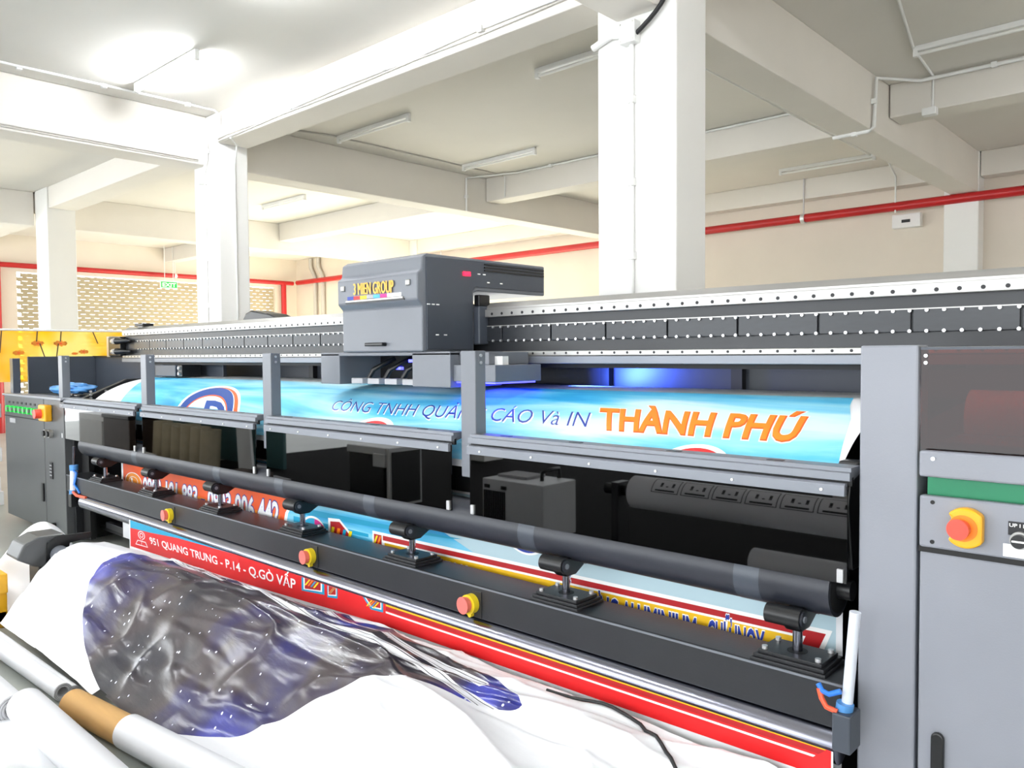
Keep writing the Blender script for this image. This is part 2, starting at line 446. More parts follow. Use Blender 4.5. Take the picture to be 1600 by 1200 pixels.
lamp(-12.6, -11.3, 9.6, 'unlit tube lamp in the bright far bay near the back wall')

# conduits, cables and junction boxes
def conduit(pts, r, label, m='white_plastic', clips=()):
    root = thing('cable_conduit', label, 'conduit', pts[0], 'surface conduits')
    MB().tube(pts, r, 8).build('conduit', m, root)
    for c in clips:
        MB().box(c[0] - 0.022, c[0] + 0.022, c[1] - 0.022, c[1] + 0.022, c[2] - 0.022, c[2] + 0.022).build('clip', 'white_plastic', root)
    return root
conduit([(-8.26 + 0.25, 0.5, ZC - 0.012), (-7.95, 3.6, ZC - 0.012), (-7.95, 4.08, ZC - 0.012), (-7.95, 4.14, ZC - 0.05), (-7.95, 4.14, 3.9)], 0.012,
        'white conduit along the ceiling beside the lit tube', clips=[(-8.0, 2.3, ZC - 0.015), (-7.97, 3.0, ZC - 0.015), (-7.95, 3.8, ZC - 0.015)])
def sag(p0, p1, n, amp, seed):
    random.seed(seed); out = []
    for i in range(n + 1):
        t = i / n
        p = Vector(p0).lerp(Vector(p1), t)
        p.z += amp * math.sin(t * 17 + seed) * random.uniform(0.4, 1)
        out.append(p)
    return out
conduit(sag((-8.02, 4.145, 3.84), (-2.9, 4.145, 3.90), 24, 0.010, 1), 0.011, 'upper white cable run along the near cross beam', clips=[(-6.6, 4.145, 3.86), (-5.2, 4.145, 3.88), (-4.1, 4.145, 3.885)])
conduit(sag((-8.02, 4.148, 3.815), (-2.9, 4.148, 3.87), 24, 0.008, 4), 0.007, 'lower grey cable run along the near cross beam', 'cable_grey')
conduit([(-8.25, 4.13, 3.98), (-8.22, 4.12, 3.95), (-8.22, 4.12, 3.66), (-8.30, 4.12, 3.50), (-8.30, 4.12, 3.45)], 0.016, 'bundle of white cables dropping down the corner of the middle column', clips=[(-8.22, 4.12, 3.74)])
conduit([(-8.30, 4.135, 3.45), (-8.30, 4.135, 1.0)], 0.012, 'thin white conduit down the front of the middle column', clips=[(-8.3, 4.135, 3.2), (-8.3, 4.135, 2.6), (-8.3, 4.135, 2.1)])
tag(MB().box(-8.37, -8.27, 4.07, 4.15, 3.40, 3.50).build('junction_box', 'white_plastic', bev=0.008), 'small white junction box on the middle column', 'junction box', 'junction boxes')
conduit([(-7.75, 4.148, 3.80), (-7.9, 4.3, 3.78), (-8.03, 4.34, 3.6), (-8.025, 4.34, 1.0)], 0.009, 'loose white cable hanging beside the middle column')
conduit([(-8.262, -1.0, 3.66), (-8.262, 4.05, 3.645)], 0.008, 'upper thin cable along the left main beam', 'cable_grey')
conduit([(-8.262, -1.0, 3.635), (-8.262, 4.05, 3.625)], 0.006, 'lower thin cable along the left main beam', 'cable_grey')
# box and conduit on the large column
jb = thing('junction_box', 'white junction box high on the large white column', 'junction box', (-2.80, 4.10, 3.43), 'junction boxes')
MB().box(-2.86, -2.745, 4.08, 4.15, 3.43, 3.56).build('box', 'white_plastic', jb, bev=0.006)
for dx in (-0.045, 0.045):
    for dz in (0.015, 0.115):
        MB().cyl((-2.8025 + dx, 4.076, 3.43 + dz), (-2.8025 + dx, 4.082, 3.43 + dz), 0.006, 8).build('screw', 'cable_grey', jb)
conduit([(-2.80, 4.135, 3.43), (-2.80, 4.135, 1.0)], 0.015, 'white conduit down the front of the large column', clips=[(-2.8, 4.135, 3.1), (-2.8, 4.135, 2.6), (-2.8, 4.135, 2.15)])
pts = [Vector((-2.75, 4.11, 3.48)).lerp(Vector((-2.52, 4.11, 4.0)), t) + Vector((0.11 * math.sin(t * math.pi), 0, -0.06 * math.sin(t * math.pi))) for t in [i / 12 for i in range(13)]]
conduit(pts, 0.014, 'curved black cable above the large column box', 'cable_black')
conduit([(-2.86, 4.12, 3.50), (-2.95, 4.13, 3.52), (-3.09, 4.13, 3.48)], 0.022, 'short white pipe stub beside the large column box')
# conduits of the bays behind
conduit([(-8.25, 5.0, ZC - 0.015), (-8.0, 5.0, ZC - 0.015), (-7.9, 5.5, ZC - 0.012), (-7.9, 8.4, ZC - 0.012)], 0.010, 'thin conduit linking the unlit lamps', 'cable_grey')
conduit([(-3.1, 8.39, ZC - 0.02), (-7.6, 8.39, ZC - 0.02), (-8.15, 8.15, ZC - 0.03), (-8.24, 8.0, ZC - 0.06), (-8.24, 8.0, 3.60)], 0.014, 'white conduit bending down the far main beam', clips=[(-5.6, 8.39, ZC - 0.02), (-7.0, 8.39, ZC - 0.02), (-8.24, 8.0, 3.8)])
conduit([(-7.86, 8.40, ZC - 0.03), (-7.86, 8.40, 3.80)], 0.010, 'short white conduit down the cross beam beside the column')
conduit([(1.5, 8.19, ZC - 0.05), (-2.3, 8.17, ZC - 0.04), (-2.57, 7.78, ZC - 0.05), (-2.575, 7.74, 3.62), (-2.62, 7.74, 3.585), (-2.95, 7.74, 3.585)], 0.018, 'thick white conduit stepping over the right main beam', clips=[(-1.7, 8.175, ZC - 0.04), (-2.575, 7.74, 3.85), (-2.75, 7.74, 3.585)])
conduit([(-1.6, 4.6, ZC - 0.012), (-2.13, 7.35, ZC - 0.012), (-2.2, 8.19, ZC - 0.012), (-2.2, 8.19, 3.80)], 0.012, 'white conduit from the slab down the right cross beam')
tag(MB().box(-2.28, -2.16, 8.13, 8.22, 3.74, 3.81).build('junction_box', 'white_plastic', bev=0.006), 'white junction box under the right cross beam', 'junction box', 'junction boxes')
conduit([(-3.0, 5.0, 3.66), (-3.0, 8.9, 3.64), (-3.0, 9.0, 3.9), (-3.6, 11.7, 3.95), (-3.6, 11.7, 3.45)], 0.012, 'white conduit running back to the emergency light')
el = thing('emergency_light', 'white emergency light box on the back wall under the red pipe', 'emergency light', (-3.52, 11.9, 3.28))
MB().box(-3.70, -3.33, 11.88, 12.0, 3.26, 3.45).build('box', 'white_plastic', el, bev=0.01)
MB().box(-3.57, -3.46, 11.87, 11.882, 3.33, 3.37).build('indicator', 'black_plastic', el)
# exit sign
ex = thing('exit_sign', 'small green exit sign hanging in front of the roller shutter', 'exit sign', (-18.5, 8.3, 3.16))
MB().box(-18.53, -18.49, 8.09, 8.49, 3.14, 3.30).build('board', 'white_plastic', ex, bev=0.005)
MB().box(-18.49, -18.483, 8.105, 8.475, 3.155, 3.285).build('panel', 'exit_green', ex)
put_text('lettering', 'EXIT', [(8.13, 3.175), (8.45, 3.175), (8.45, 3.265), (8.13, 3.265)], lambda u, v, l: (-18.482 + l, u, v), 0.002, 'white_ink', ex, fat=0.03)
for y in (8.2, 8.4):
    MB().cyl((-18.51, y, 3.30), (-18.51, y, ZC), 0.008, 6).build('rod', 'white_plastic', ex)

# ================================================================== THE PRINTER
PR = thing('large_format_printer', 'long dark grey roll-fed banner printer spanning the picture', 'printer', (-4.0, 2.8, 0))
def part(mb, name, m, bev=0.0, parent=PR, label=None, loc=None):
    o = mb.build(name, m, parent, bev=bev, loc=loc)
    if label: o['label'] = label
    return o
XL, XR = -7.25, -0.80
# --- inner body: side plates, plus back panel and floor pan blackened for interior shade
part(MB().box(XL, XR, 3.52, 3.55, 0.05, 1.36), 'back_panel', 'deep_black')
part(MB().box(XL, XR, 2.55, 3.52, 0.10, 0.13), 'bottom_pan', 'deep_black')
part(MB().box(-7.08, -0.91, 2.455, 2.465, 0.94, 1.09), 'gap_black', 'deep_black')  # black sheet added to keep the gaps between the doors dark
sp = part(MB().prism('x', [(2.36, 0.03), (2.36, 1.17), (2.42, 1.20), (2.80, 1.36), (3.55, 1.36), (3.55, 0.03)], -7.16, -7.10), 'side_plate', 'black_paint', 0.004)
for k in range(3):
    for y in (2.50, 2.62):
        MB().cyl((-7.10, y, 1.21 + 0.022 * k * 1.2), (-7.085, y, 1.21 + 0.022 * k * 1.2), 0.010, 8).build('bolt', 'steel_bolt', sp)
part(MB().prism('x', [(2.50, 0.03), (2.50, 1.10), (2.80, 1.30), (3.55, 1.36), (3.55, 0.03)], -0.84, -0.805), 'side_plate', 'black_paint', 0.004)
part(MB().box(-7.2, -6.95, 2.42, 2.46, 0.05, 0.95), 'inner_plate', 'deep_black')
part(MB().prism('x', [(2.40, 0.9), (2.36, 1.10), (2.38, 1.17), (2.44, 1.22), (2.50, 1.22), (2.52, 0.9)], -0.905, -0.845), 'edge_guide', 'black_plastic', 0.006)
# upper rear housing panels under the gantry, seen lit blue
rp = part(MB().box(-7.55, -0.3, 3.50, 3.53, 1.36, 1.56), 'rear_panel', 'grey_paint_dark')
for x in (-2.52, -1.76, -3.5, -4.4, -5.3):
    part(MB().box(x - 0.028, x + 0.028, 3.46, 3.50, 1.34, 1.56), 'rear_panel_post', 'black_paint')
part(MB().box(XL, XR, 3.0, 3.45, 1.482, 1.505), 'gantry_underside', 'deep_black')
# --- left cable housing block
mo = part(MB().box(-6.84, -6.46, 2.93, 3.1, 1.385, 1.48), 'motor_box', 'grey_paint_dark', 0.006)
MB().box(-6.44, -6.36, 2.94, 3.1, 1.385, 1.48).build('end_cap', 'black_plastic', mo, bev=0.004)
for z in (1.41, 1.455):
    MB().cyl((-6.40, 2.925, z), (-6.40, 2.942, z), 0.012, 10).build('bolt', 'steel_bolt', mo)

# --- gantry beam
GX0, GX1 = -7.62, 1.2
ga = part(MB().prism('x', [(3.0, 1.53), (3.0, 1.79), (3.03, 1.812), (3.40, 1.817), (3.40, 1.505), (3.03, 1.505)], GX0, GX1), 'gantry_beam', 'black_beam', label='long black gantry beam with silver rails')
MB().prism('x', [(2.985, 1.792), (3.03, 1.820), (3.41, 1.824), (3.41, 1.812), (3.03, 1.808), (2.985, 1.782)], GX0 - 0.01, GX1).build('top_plate', 'aluminium', ga)
MB().box(GX0 - 0.01, GX1, 2.972, 3.0, 1.742, 1.782).build('guide_rail', 'aluminium', ga, bev=0.003)
MB().box(GX0 - 0.01, GX1, 2.972, 3.0, 1.540, 1.564).build('guide_rail', 'aluminium', ga, bev=0.003)
MB().box(GX0 + 0.0, GX1, 2.962, 3.0, 1.502, 1.538).build('lower_plate', 'aluminium_dull', ga, bev=0.003)
holes = MB()
n = int((GX1 - GX0) / 0.070)
for i in range(n):
    x = GX0 + 0.05 + i * 0.070
    holes.cyl((x, 2.9705, 1.758), (x, 2.9735, 1.758), 0.0075, 8)
    holes.cyl((x, 2.9705, 1.553), (x, 2.9735, 1.553), 0.0060, 8)
h = holes.build('rail_bolts', 'ink_black', ga); h['kind'] = 'stuff'
pl_mb = MB().box(0.004, 0.323, -0.014, 0, -0.040, 0.040)
pl = None
nplate = int((GX1 - GX0 - 0.25) / 0.327)
for i in range(nplate):
    loc = Vector((-0.534 + 0.327 * 4 - 0.327 * i, 3.0, 1.656))
    if loc.x < GX0 + 0.2: break
    if pl is None: pl = pl_mb.build('magnet_plate', 'magnet_plate', ga, loc=loc, bev=0.002)
    else: again(pl, ga, loc)
dots = MB()
for i in range(int((GX1 - GX0 - 0.3) / 0.0545)):
    x = GX1 - 0.05 - i * 0.0545
    for z in (1.690, 1.619):
        dots.cyl((x, 2.978, z), (x, 2.988, z), 0.0062, 8)
d = dots.build('plate_screws', 'steel_bolt', ga); d['kind'] = 'stuff'
MB().box(GX0 + 0.25, GX1, 2.985, 2.99, 1.694, 1.698).build('plate_edge', 'aluminium', ga)
# end bracket with two thick bolts at the left end
eb = part(MB().box(-7.90, -7.62, 2.95, 3.3, 1.56, 1.735), 'end_bracket', 'black_plastic', 0.006)
MB().box(-7.97, -7.90, 2.96, 3.3, 1.55, 1.745).build('clamp_plate', 'aluminium', eb, bev=0.005)
for z in (1.60, 1.695):
    MB().cyl((-7.80, 2.955, z), (-7.62, 2.90, z), 0.026, 12).build('bolt', 'steel_bolt', eb)
    MB().cyl((-7.62, 2.92, z), (-7.40, 2.955, z), 0.032, 12, r1=0.008).build('rubber_stop', 'black_plastic', eb)
part(MB().box(-7.42, -7.24, 3.0, 3.1, 1.824, 1.850), 'cable_clamp', 'black_plastic', 0.008)
part(MB().prism('y', [(-5.86, 1.824), (-5.80, 1.885), (-5.72, 1.905), (-5.45, 1.868), (-5.30, 1.824)], 3.2, 3.36), 'cable_chain', 'black_plastic', 0.01)

# --- carriage
ca_prof = [(2.61, 2.048), (2.578, 2.03), (2.572, 1.968), (2.545, 1.948), (2.545, 1.82), (2.575, 1.79), (2.575, 1.565), (2.93, 1.565), (2.93, 1.868), (2.96, 1.88), (3.5, 1.88), (3.5, 2.048)]
ca = part(MB().prism('x', ca_prof, -3.63, -2.97), 'carriage', 'grey_paint', 0.008, label='grey boxy print carriage riding on the gantry')
MB().prism('x', [(2.60, 1.575), (2.60, 2.03), (2.9, 2.035), (3.48, 2.035), (3.48, 1.90), (2.94, 1.90), (2.915, 1.88), (2.915, 1.575)], -2.972, -2.962).build('shaded_side', 'grey_paint_dark', ca, bev=0.002)  # darker grey puts the shade of this side into the colour
fr = lambda u, v, l: (u, 2.545 - l, v)
for dx, lf in ((-0.0035, 0.0065), (0.0, 0.0072), (0.0035, 0.0079)):
    put_text('sign_lettering', '3 MIEN GROUP', [(-3.475 + dx, 1.868), (-3.145 + dx, 1.862), (-3.145 + dx, 1.928), (-3.475 + dx, 1.930)], fr, lf, 'sign_gold', ca, fat=0.0, res=2)
for i, m in enumerate(('ink_navy_text', 'ink_red', 'ink_bright_yellow', 'paper_grey', 'cyan_tile', 'ink_magenta', 'white_ink', 'white_ink')):
    w = 0.056
    MB().box(-3.535 + i * w, -3.535 + (i + 1) * w - 0.002, 2.541, 2.546, 1.842, 1.860).build('colour_tile', m, ca)
MB().box(-3.545, -3.07, 2.535, 2.547, 1.828, 1.840).build('light_bar', 'aluminium', ca, bev=0.002)
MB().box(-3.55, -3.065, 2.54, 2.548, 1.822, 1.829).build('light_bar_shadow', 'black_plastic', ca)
for x in (-3.575, -3.035):
    MB().box(x - 0.016, x + 0.016, 2.535, 2.547, 1.89, 1.92).build('latch', 'aluminium', ca, bev=0.005)
MB().box(-3.40, -3.25, 2.545, 2.577, 1.596, 1.614).build('handle', 'black_plastic', ca, bev=0.005)
MB().box(-2.964, -2.955, 2.845, 2.895, 1.953, 1.974).build('led_display', 'led_red', ca)
v_mb = MB()
for k in range(3):
    v_mb.box(-2.963, -2.957, 3.0, 3.48, 1.985 + k * 0.016, 1.993 + k * 0.016)
v_mb.build('vent_slots', 'black_plastic', ca)
t_mb = MB()
for y, z in ((2.60, 1.795), (2.63, 1.795), (2.66, 1.795), (2.655, 1.645), (2.71, 1.645), (3.02, 1.925), (3.12, 1.925), (2.95, 1.965), (2.99, 1.965)):
    t_mb.box(-2.963, -2.958, y, y + 0.018, z, z + 0.006)
t_mb.build('white_marks', 'white_ink', ca)
MB().box(-2.98, -2.93, 2.93, 3.0, 1.60, 1.80).build('slider_block', 'grey_paint_dark', ca, bev=0.008)
MB().box(-2.98, -2.94, 2.94, 3.02, 1.80, 1.86).build('cable_port', 'black_plastic', ca, bev=0.006)
# printhead housing
hh = part(MB().box(-3.88, -3.70, 2.60, 2.96, 1.39, 1.56).box(-3.08, -2.80, 2.60, 2.96, 1.39, 1.56).box(-3.88, -2.80, 2.60, 2.96, 1.545, 1.565).box(-3.70, -3.08, 2.90, 2.96, 1.39, 1.56), 'printhead_housing', 'grey_paint', 0.004)
MB().box(-3.70, -3.08, 2.885, 2.899, 1.40, 1.545).build('inner_lining', 'deep_black', hh)
for i in range(4):
    x = -3.62 + i * 0.145
    MB().box(x, x + 0.10, 2.62, 2.70, 1.395, 1.425).build('printhead', 'paper_grey', hh, bev=0.004)
    MB().tube([(x + 0.05, 2.70, 1.42), (x + 0.07, 2.72, 1.47), (x + 0.12, 2.75, 1.50), (x + 0.13, 2.82, 1.53)], 0.014, 8).build('ink_hose', 'black_plastic', hh)
MB().box(-3.38, -3.34, 2.74, 2.76, 1.47, 1.485).build('status_light', 'led_blue', hh)
MB().box(-3.30, -3.26, 2.76, 2.78, 1.51, 1.525).build('status_light', 'led_blue', hh)
uv = part(MB().box(-2.80, -2.52, 2.62, 2.94, 1.42, 1.50).box(-2.80, -2.60, 2.66, 2.94, 1.50, 1.56), 'curing_lamp', 'grey_paint', 0.004)
MB().box(-2.80, -2.54, 2.64, 2.92, 1.412, 1.420).build('lamp_window', 'led_blue', uv)
MB().box(-2.60, -2.55, 2.70, 2.74, 1.50, 1.54).build('lamp_plug', 'white_plastic', uv)
ul = bpy.data.lights.new('curing_lamp_light', 'AREA'); ul.energy = 4.0; ul.spread = 1.9; ul.color = (0.06, 0.14, 1.0); ul.shape = 'RECTANGLE'; ul.size = 0.22; ul.size_y = 0.05
uo = bpy.data.objects.new('curing_lamp_light', ul); COL.objects.link(uo); uo.location = (-2.505, 3.16, 1.462)
uo.rotation_euler = Vector((0.55, 0.83, 0.10)).to_track_quat('-Z', 'Z').to_euler()
place(uo, uv, (-2.505, 3.16, 1.462))

# --- uprights of the front frame
PX = (-2.362, -3.970, -5.600, -7.250)
po = None
post_mb = MB().box(-0.089, 0.0, 0.0, 0.062, 1.03, 1.565)
for i, x in enumerate(PX):
    loc = Vector((x, 2.335, 0))
    if po is None:
        po = post_mb.build('post', 'grey_paint', PR, loc=loc, bev=0.004); cur = po
    else: cur = again(po, PR, loc)
    for z in (1.545, 1.515):
        MB().cyl((x, 2.365, z), (x + 0.006, 2.365, z), 0.007, 8).build('screw', 'steel_bolt', cur)
    if i in (0, 1):
        MB().box(x, x + 0.004, 2.355, 2.378, 1.518, 1.542).build('screw_plate', 'aluminium_dull', cur)
# --- guard rails and smoked doors between the uprights
bays = ((-2.375, -0.822), (-3.985, -2.475), (-5.615, -4.085), (-7.20, -5.715))
for i, (x0, x1) in enumerate(bays):
    ra = part(MB().prism('x', [(2.300, 1.181), (2.300, 1.204), (2.312, 1.206), (2.312, 1.218), (2.385, 1.218), (2.385, 1.195), (2.330, 1.181)], x0, x1), 'guard_rail', 'aluminium_dull', 0.001)
    for f in (0.12, 0.35, 0.62, 0.85):
        xx = x0 + (x1 - x0) * f
        MB().box(xx - 0.03, xx + 0.02, 2.330, 2.352, 1.2165, 1.2195).build('slot', 'black_plastic', ra)
    do = part(MB().box(x0 + 0.005, x1 - 0.008, 2.305, 2.310, 0.884, 1.165), 'guard_door', 'smoked_acrylic', label='smoked acrylic guard door')
    MB().prism('x', [(2.292, 1.137), (2.292, 1.168), (2.302, 1.174), (2.316, 1.174), (2.316, 1.137)], x0, x1 - 0.012).build('door_rail', 'aluminium_dull', do, bev=0.001)
    for k in range(6):
        xx = x0 + (x1 - x0) * (0.05 + 0.18 * k)
        MB().cyl((xx, 2.288, 1.152), (xx, 2.293, 1.152), 0.0045, 8).build('screw', 'white_plastic', do)
    for xx in (x0 + 0.012, x1 - 0.035):
        MB().box(xx, xx + 0.018, 2.298, 2.312, 0.886, 0.925).build('clip', 'steel_bolt', do, bev=0.002)
    part(MB().box(x0, x1, 2.318, 2.33, 1.165, 1.190), 'rail_gap', 'deep_black')

# --- pressure roller and its supports
ro = part(MB().cyl((-6.83, 2.385, 0.845), (-0.880, 2.385, 0.845), 0.085, 40), 'media_roller', 'rubber', label='long black rubber media roller')
MB().cyl((-0.880, 2.385, 0.845), (-0.84, 2.385, 0.845), 0.030, 16).build('roller_axle', 'black_plastic', ro)
MB().cyl((-0.8805, 2.385, 0.845), (-0.8785, 2.385, 0.845), 0.074, 32).build('roller_end', 'deep_black', ro)
for x in (-5.8, -4.6, -3.9, -3.1, -2.1, -1.18):
    MB().cyl((x, 2.385, 0.845), (x + 0.085, 2.385, 0.845), 0.0858, 40, caps=False).build('tape_band', 'grey_paint_dark', ro)
be = part(MB().box(-6.95, -0.82, 2.25, 2.435, 0.478, 0.613), 'lower_beam', 'black_beam', 0.006, label='long black lower beam carrying the roller supports')
MB().box(-6.95, -0.82, 2.248, 2.254, 0.604, 0.6105).build('beam_edge', 'aluminium_dull', be)
# one support = plate, rod, yoke, two small rollers, four bolts
def shape_plate():
    return MB().box(-0.115, 0.115, -0.082, 0.082, 0.0, 0.010).box(-0.108, 0.108, -0.074, 0.074, 0.010, 0.021).box(-0.098, 0.098, -0.064, 0.064, 0.021, 0.032)
SX = [-0.985 - 0.8975 * i for i in range(7)]
first = None
for i, x in enumerate(SX):
    base = Vector((x, 2.335, 0.613))
    if first is None:
        pl0 = shape_plate().build('roller_support', 'black_paint', PR, loc=base, bev=0.002)
        kids = []
        def kid(mb, nm, m, off=(0, 0, 0), bev=0.0):
            o = mb.build(nm, m, pl0, loc=base + Vector(off), bev=bev); kids.append((o, Vector(off))); return o
        kid(MB().cyl((0, 0, 0.032), (0, 0, 0.0328), 0.030, 20), 'rod_hole', 'deep_black')
        kid(MB().cyl((0, 0, 0.033), (0, 0, 0.105), 0.0145, 14), 'rod', 'chrome')
        kid(MB().prism('x', [(-0.062, 0.128), (-0.068, 0.150), (-0.052, 0.166), (0.085, 0.180), (0.108, 0.165), (0.100, 0.138), (0.03, 0.100), (-0.03, 0.100)], -0.026, 0.026), 'yoke', 'black_plastic', bev=0.006)
        kid(MB().cyl((-0.075, 0, 0), (0.033, 0, 0), 0.030, 22), 'small_roller', 'black_plastic', (0, -0.045, 0.146), 0.004)
        kid(MB().cyl((-0.075, 0, 0), (0.033, 0, 0), 0.030, 22), 'small_roller', 'black_plastic', (0, 0.085, 0.160), 0.004)
        kid(MB().cyl((0.033, 0, 0), (0.039, 0, 0), 0.022, 18), 'bearing', 'rubber', (0, -0.045, 0.146))
        kid(MB().cyl((0.039, 0, 0), (0.043, 0, 0), 0.010, 12), 'axle_nut', 'aluminium_dull', (0, -0.045, 0.146))
        kid(MB().cyl((0.033, 0, 0), (0.040, 0, 0), 0.010, 12), 'axle_nut', 'aluminium_dull', (0, 0.085, 0.160))
        for sx in (-0.082, 0.082):
            for sy in (-0.048, 0.048):
                kid(MB().cyl((0, 0, 0.032), (0, 0, 0.042), 0.009, 10), 'bolt', 'steel_bolt', (sx, sy, 0))
        first = pl0
    else:
        c = again(first, PR, base)
        for o, off in kids: again(o, c, base + off)
# emergency buttons on the beam
fb = None
for x in (-2.302, -3.461, -5.062):
    loc = Vector((x, 2.25, 0.537))
    plate = MB().box(-0.012, 0.052, -0.004, 0, -0.055, 0.055).build('button_plate', 'black_paint', PR, loc=loc, bev=0.002)
    MB().cyl((0, -0.004, 0), (0, -0.032, 0), 0.040, 24).build('button_collar', 'button_yellow', plate, loc=loc, bev=0.005)
    MB().cyl((-0.004, -0.032, 0), (-0.006, -0.056, 0), 0.031, 24, r1=0.035).build('push_button', 'pink_red_plastic', plate, loc=loc, bev=0.006)
    MB().cyl((0.0, -0.004, -0.045), (0.0, -0.022, -0.045), 0.010, 12).build('collar_tab', 'button_yellow', plate, loc=loc)
# polished outfeed tube under the beam
tb = part(MB().cyl((-6.62, 2.272, 0.425), (-0.83, 2.272, 0.425), 0.052, 36), 'outfeed_tube', 'chrome', label='polished silver outfeed tube')
part(MB().box(-6.6, -0.83, 2.27, 2.40, 0.462, 0.478), 'tube_bracket_bar', 'black_paint')
MB().box(-6.72, -6.62, 2.26, 2.30, 0.38, 0.478).build('tube_bracket', 'aluminium_dull', tb)
# struts below on the left
part(MB().tube([(-6.2, 2.6, 0.14), (-5.9, 2.35, 0.40)], 0.010, 8), 'strut', 'aluminium_dull')
part(MB().box(-6.9, -5.6, 2.52, 2.56, 0.14, 0.19), 'cross_member', 'black_paint', 0.004)
# pneumatic cylinders
def cylinder(x, y, z0, z1, lean, side):
    root = part(MB().cyl((x, y, z0), (x + lean, y, z1), 0.028, 16), 'pneumatic_cylinder', 'cylinder_white', label='white pneumatic cylinder')
    MB().box(x - 0.035, x + 0.03, y - 0.03, y + 0.03, z0 - 0.10, z0 + 0.005).build('mount', 'black_plastic', root, bev=0.004)
    MB().cyl((x + lean, y, z1), (x + lean * 1.7, y, z1 + 0.16), 0.010, 10).build('piston_rod', 'chrome', root)
    MB().cyl((x + lean, y, z1 - 0.03), (x + lean, y, z1 + 0.012), 0.032, 14).build('cylinder_cap', 'blue_plastic', root)
    MB().cyl((x, y, z0), (x, y, z0 + 0.035), 0.032, 14).build('cylinder_cap', 'blue_plastic', root)
    s = side
    MB().tube([(x + lean + s * 0.03, y - 0.01, z1 - 0.03), (x + s * 0.10, y - 0.01, z1 - 0.04), (x + s * 0.05, y - 0.01, z1 - 0.14), (x + s * 0.06, y - 0.01, z0 + 0.08), (x + s * 0.14, y, z0 + 0.02)], 0.010, 8).build('air_hose', 'blue_hose', root)
    MB().tube([(x + s * 0.02, y - 0.01, z0 + 0.02), (x + s * 0.10, y - 0.012, z0 + 0.0), (x + s * 0.26, y, z0 + 0.0)], 0.012, 8).build('air_hose', 'orange_hose', root)
cylinder(-6.80, 2.25, 0.47, 0.69, 0.02, 1)
cr = part(MB().cyl((-0.792, 2.21, 0.575), (-0.772, 2.21, 0.84), 0.015, 16), 'pneumatic_cylinder', 'cylinder_white', label='white pneumatic cylinder')
MB().box(-0.815, -0.765, 2.16, 2.24, 0.46, 0.565).build('mount', 'grey_paint_dark', cr, bev=0.004)
MB().cyl((-0.797, 2.20, 0.555), (-0.793, 2.20, 0.585), 0.023, 14).build('cylinder_cap', 'blue_plastic', cr)
MB().tube([(-0.80, 2.185, 0.62), (-0.83, 2.18, 0.605), (-0.85, 2.18, 0.61), (-0.862, 2.185, 0.625)], 0.008, 8).build('air_hose', 'blue_hose', cr)
MB().tube([(-0.805, 2.175, 0.565), (-0.835, 2.175, 0.57), (-0.85, 2.178, 0.59), (-0.858, 2.18, 0.615)], 0.008, 8).build('air_hose', 'orange_hose', cr)

# --- left cabinet
lc = part(MB().box(-8.72, -7.62, 2.30, 3.2, 0.06, 1.20).box(-7.61, -7.13, 2.30, 3.2, 0.06, 1.20).box(-7.63, -7.60, 2.32, 3.2, 0.06, 1.2), 'left_cabinet', 'cabinet_paint', 0.005, label='grey left control cabinet with green indicator switches')
MB().box(-8.72, -7.62, 2.297, 2.302, 1.00, 1.008).build('door_seam', 'deep_black', lc)
MB().box(-8.72, -7.13, 2.28, 2.42, 1.195, 1.215).build('ledge', 'grey_paint_light', lc, bev=0.004)
for i in range(8):
    x = -8.57 + i * 0.121
    MB().cyl((x, 2.30, 1.075), (x, 2.27, 1.075), 0.030, 14).build('green_switch', 'green_lamp', lc, bev=0.004)
    MB().cyl((x + 0.035, 2.30, 1.075), (x + 0.035, 2.262, 1.075), 0.016, 10).build('switch_knob', 'aluminium', lc)
    MB().box(x - 0.02, x + 0.02, 2.296, 2.30, 1.125, 1.145).build('switch_label', 'ink_black', lc)
MB().box(-7.57, -7.40, 2.24, 2.30, 1.01, 1.15).build('emergency_box', 'yellow_plastic', lc, bev=0.012)
MB().cyl((-7.50, 2.24, 1.075), (-7.50, 2.19, 1.075), 0.040, 20).build('emergency_button', 'red_plastic', lc, bev=0.006)
MB().box(-7.60, -7.56, 2.25, 2.30, 1.05, 1.11).build('box_clip', 'black_plastic', lc, bev=0.006)
for x in (-7.52, -7.42):
    MB().cyl((x, 2.30, 0.905), (x, 2.27, 0.905), 0.034, 16).build('selector', 'aluminium', lc, bev=0.004)
    MB().cyl((x, 2.27, 0.905), (x, 2.255, 0.905), 0.024, 14).build('selector_knob', 'black_plastic', lc)
MB().box(-7.48, -7.42, 2.292, 2.30, 0.52, 0.66).build('data_plate', 'ink_black', lc)
pd = MB()
for k in range(4): pd.box(-7.47, -7.43, 2.288, 2.293, 0.545 + k * 0.028, 0.555 + k * 0.028)
pd.build('plate_print', 'paper_grey', lc)
MB().box(-7.70, -7.65, 2.285, 2.30, 0.30, 0.46).build('door_handle', 'black_plastic', lc, bev=0.006)
MB().box(-8.56, -8.40, 2.296, 2.30, 0.945, 0.985).build('model_plate', 'paper_grey', lc)
MB().cyl((-7.40, 2.30, 0.13), (-7.40, 2.27, 0.13), 0.022, 12).build('cable_hole', 'deep_black', lc)
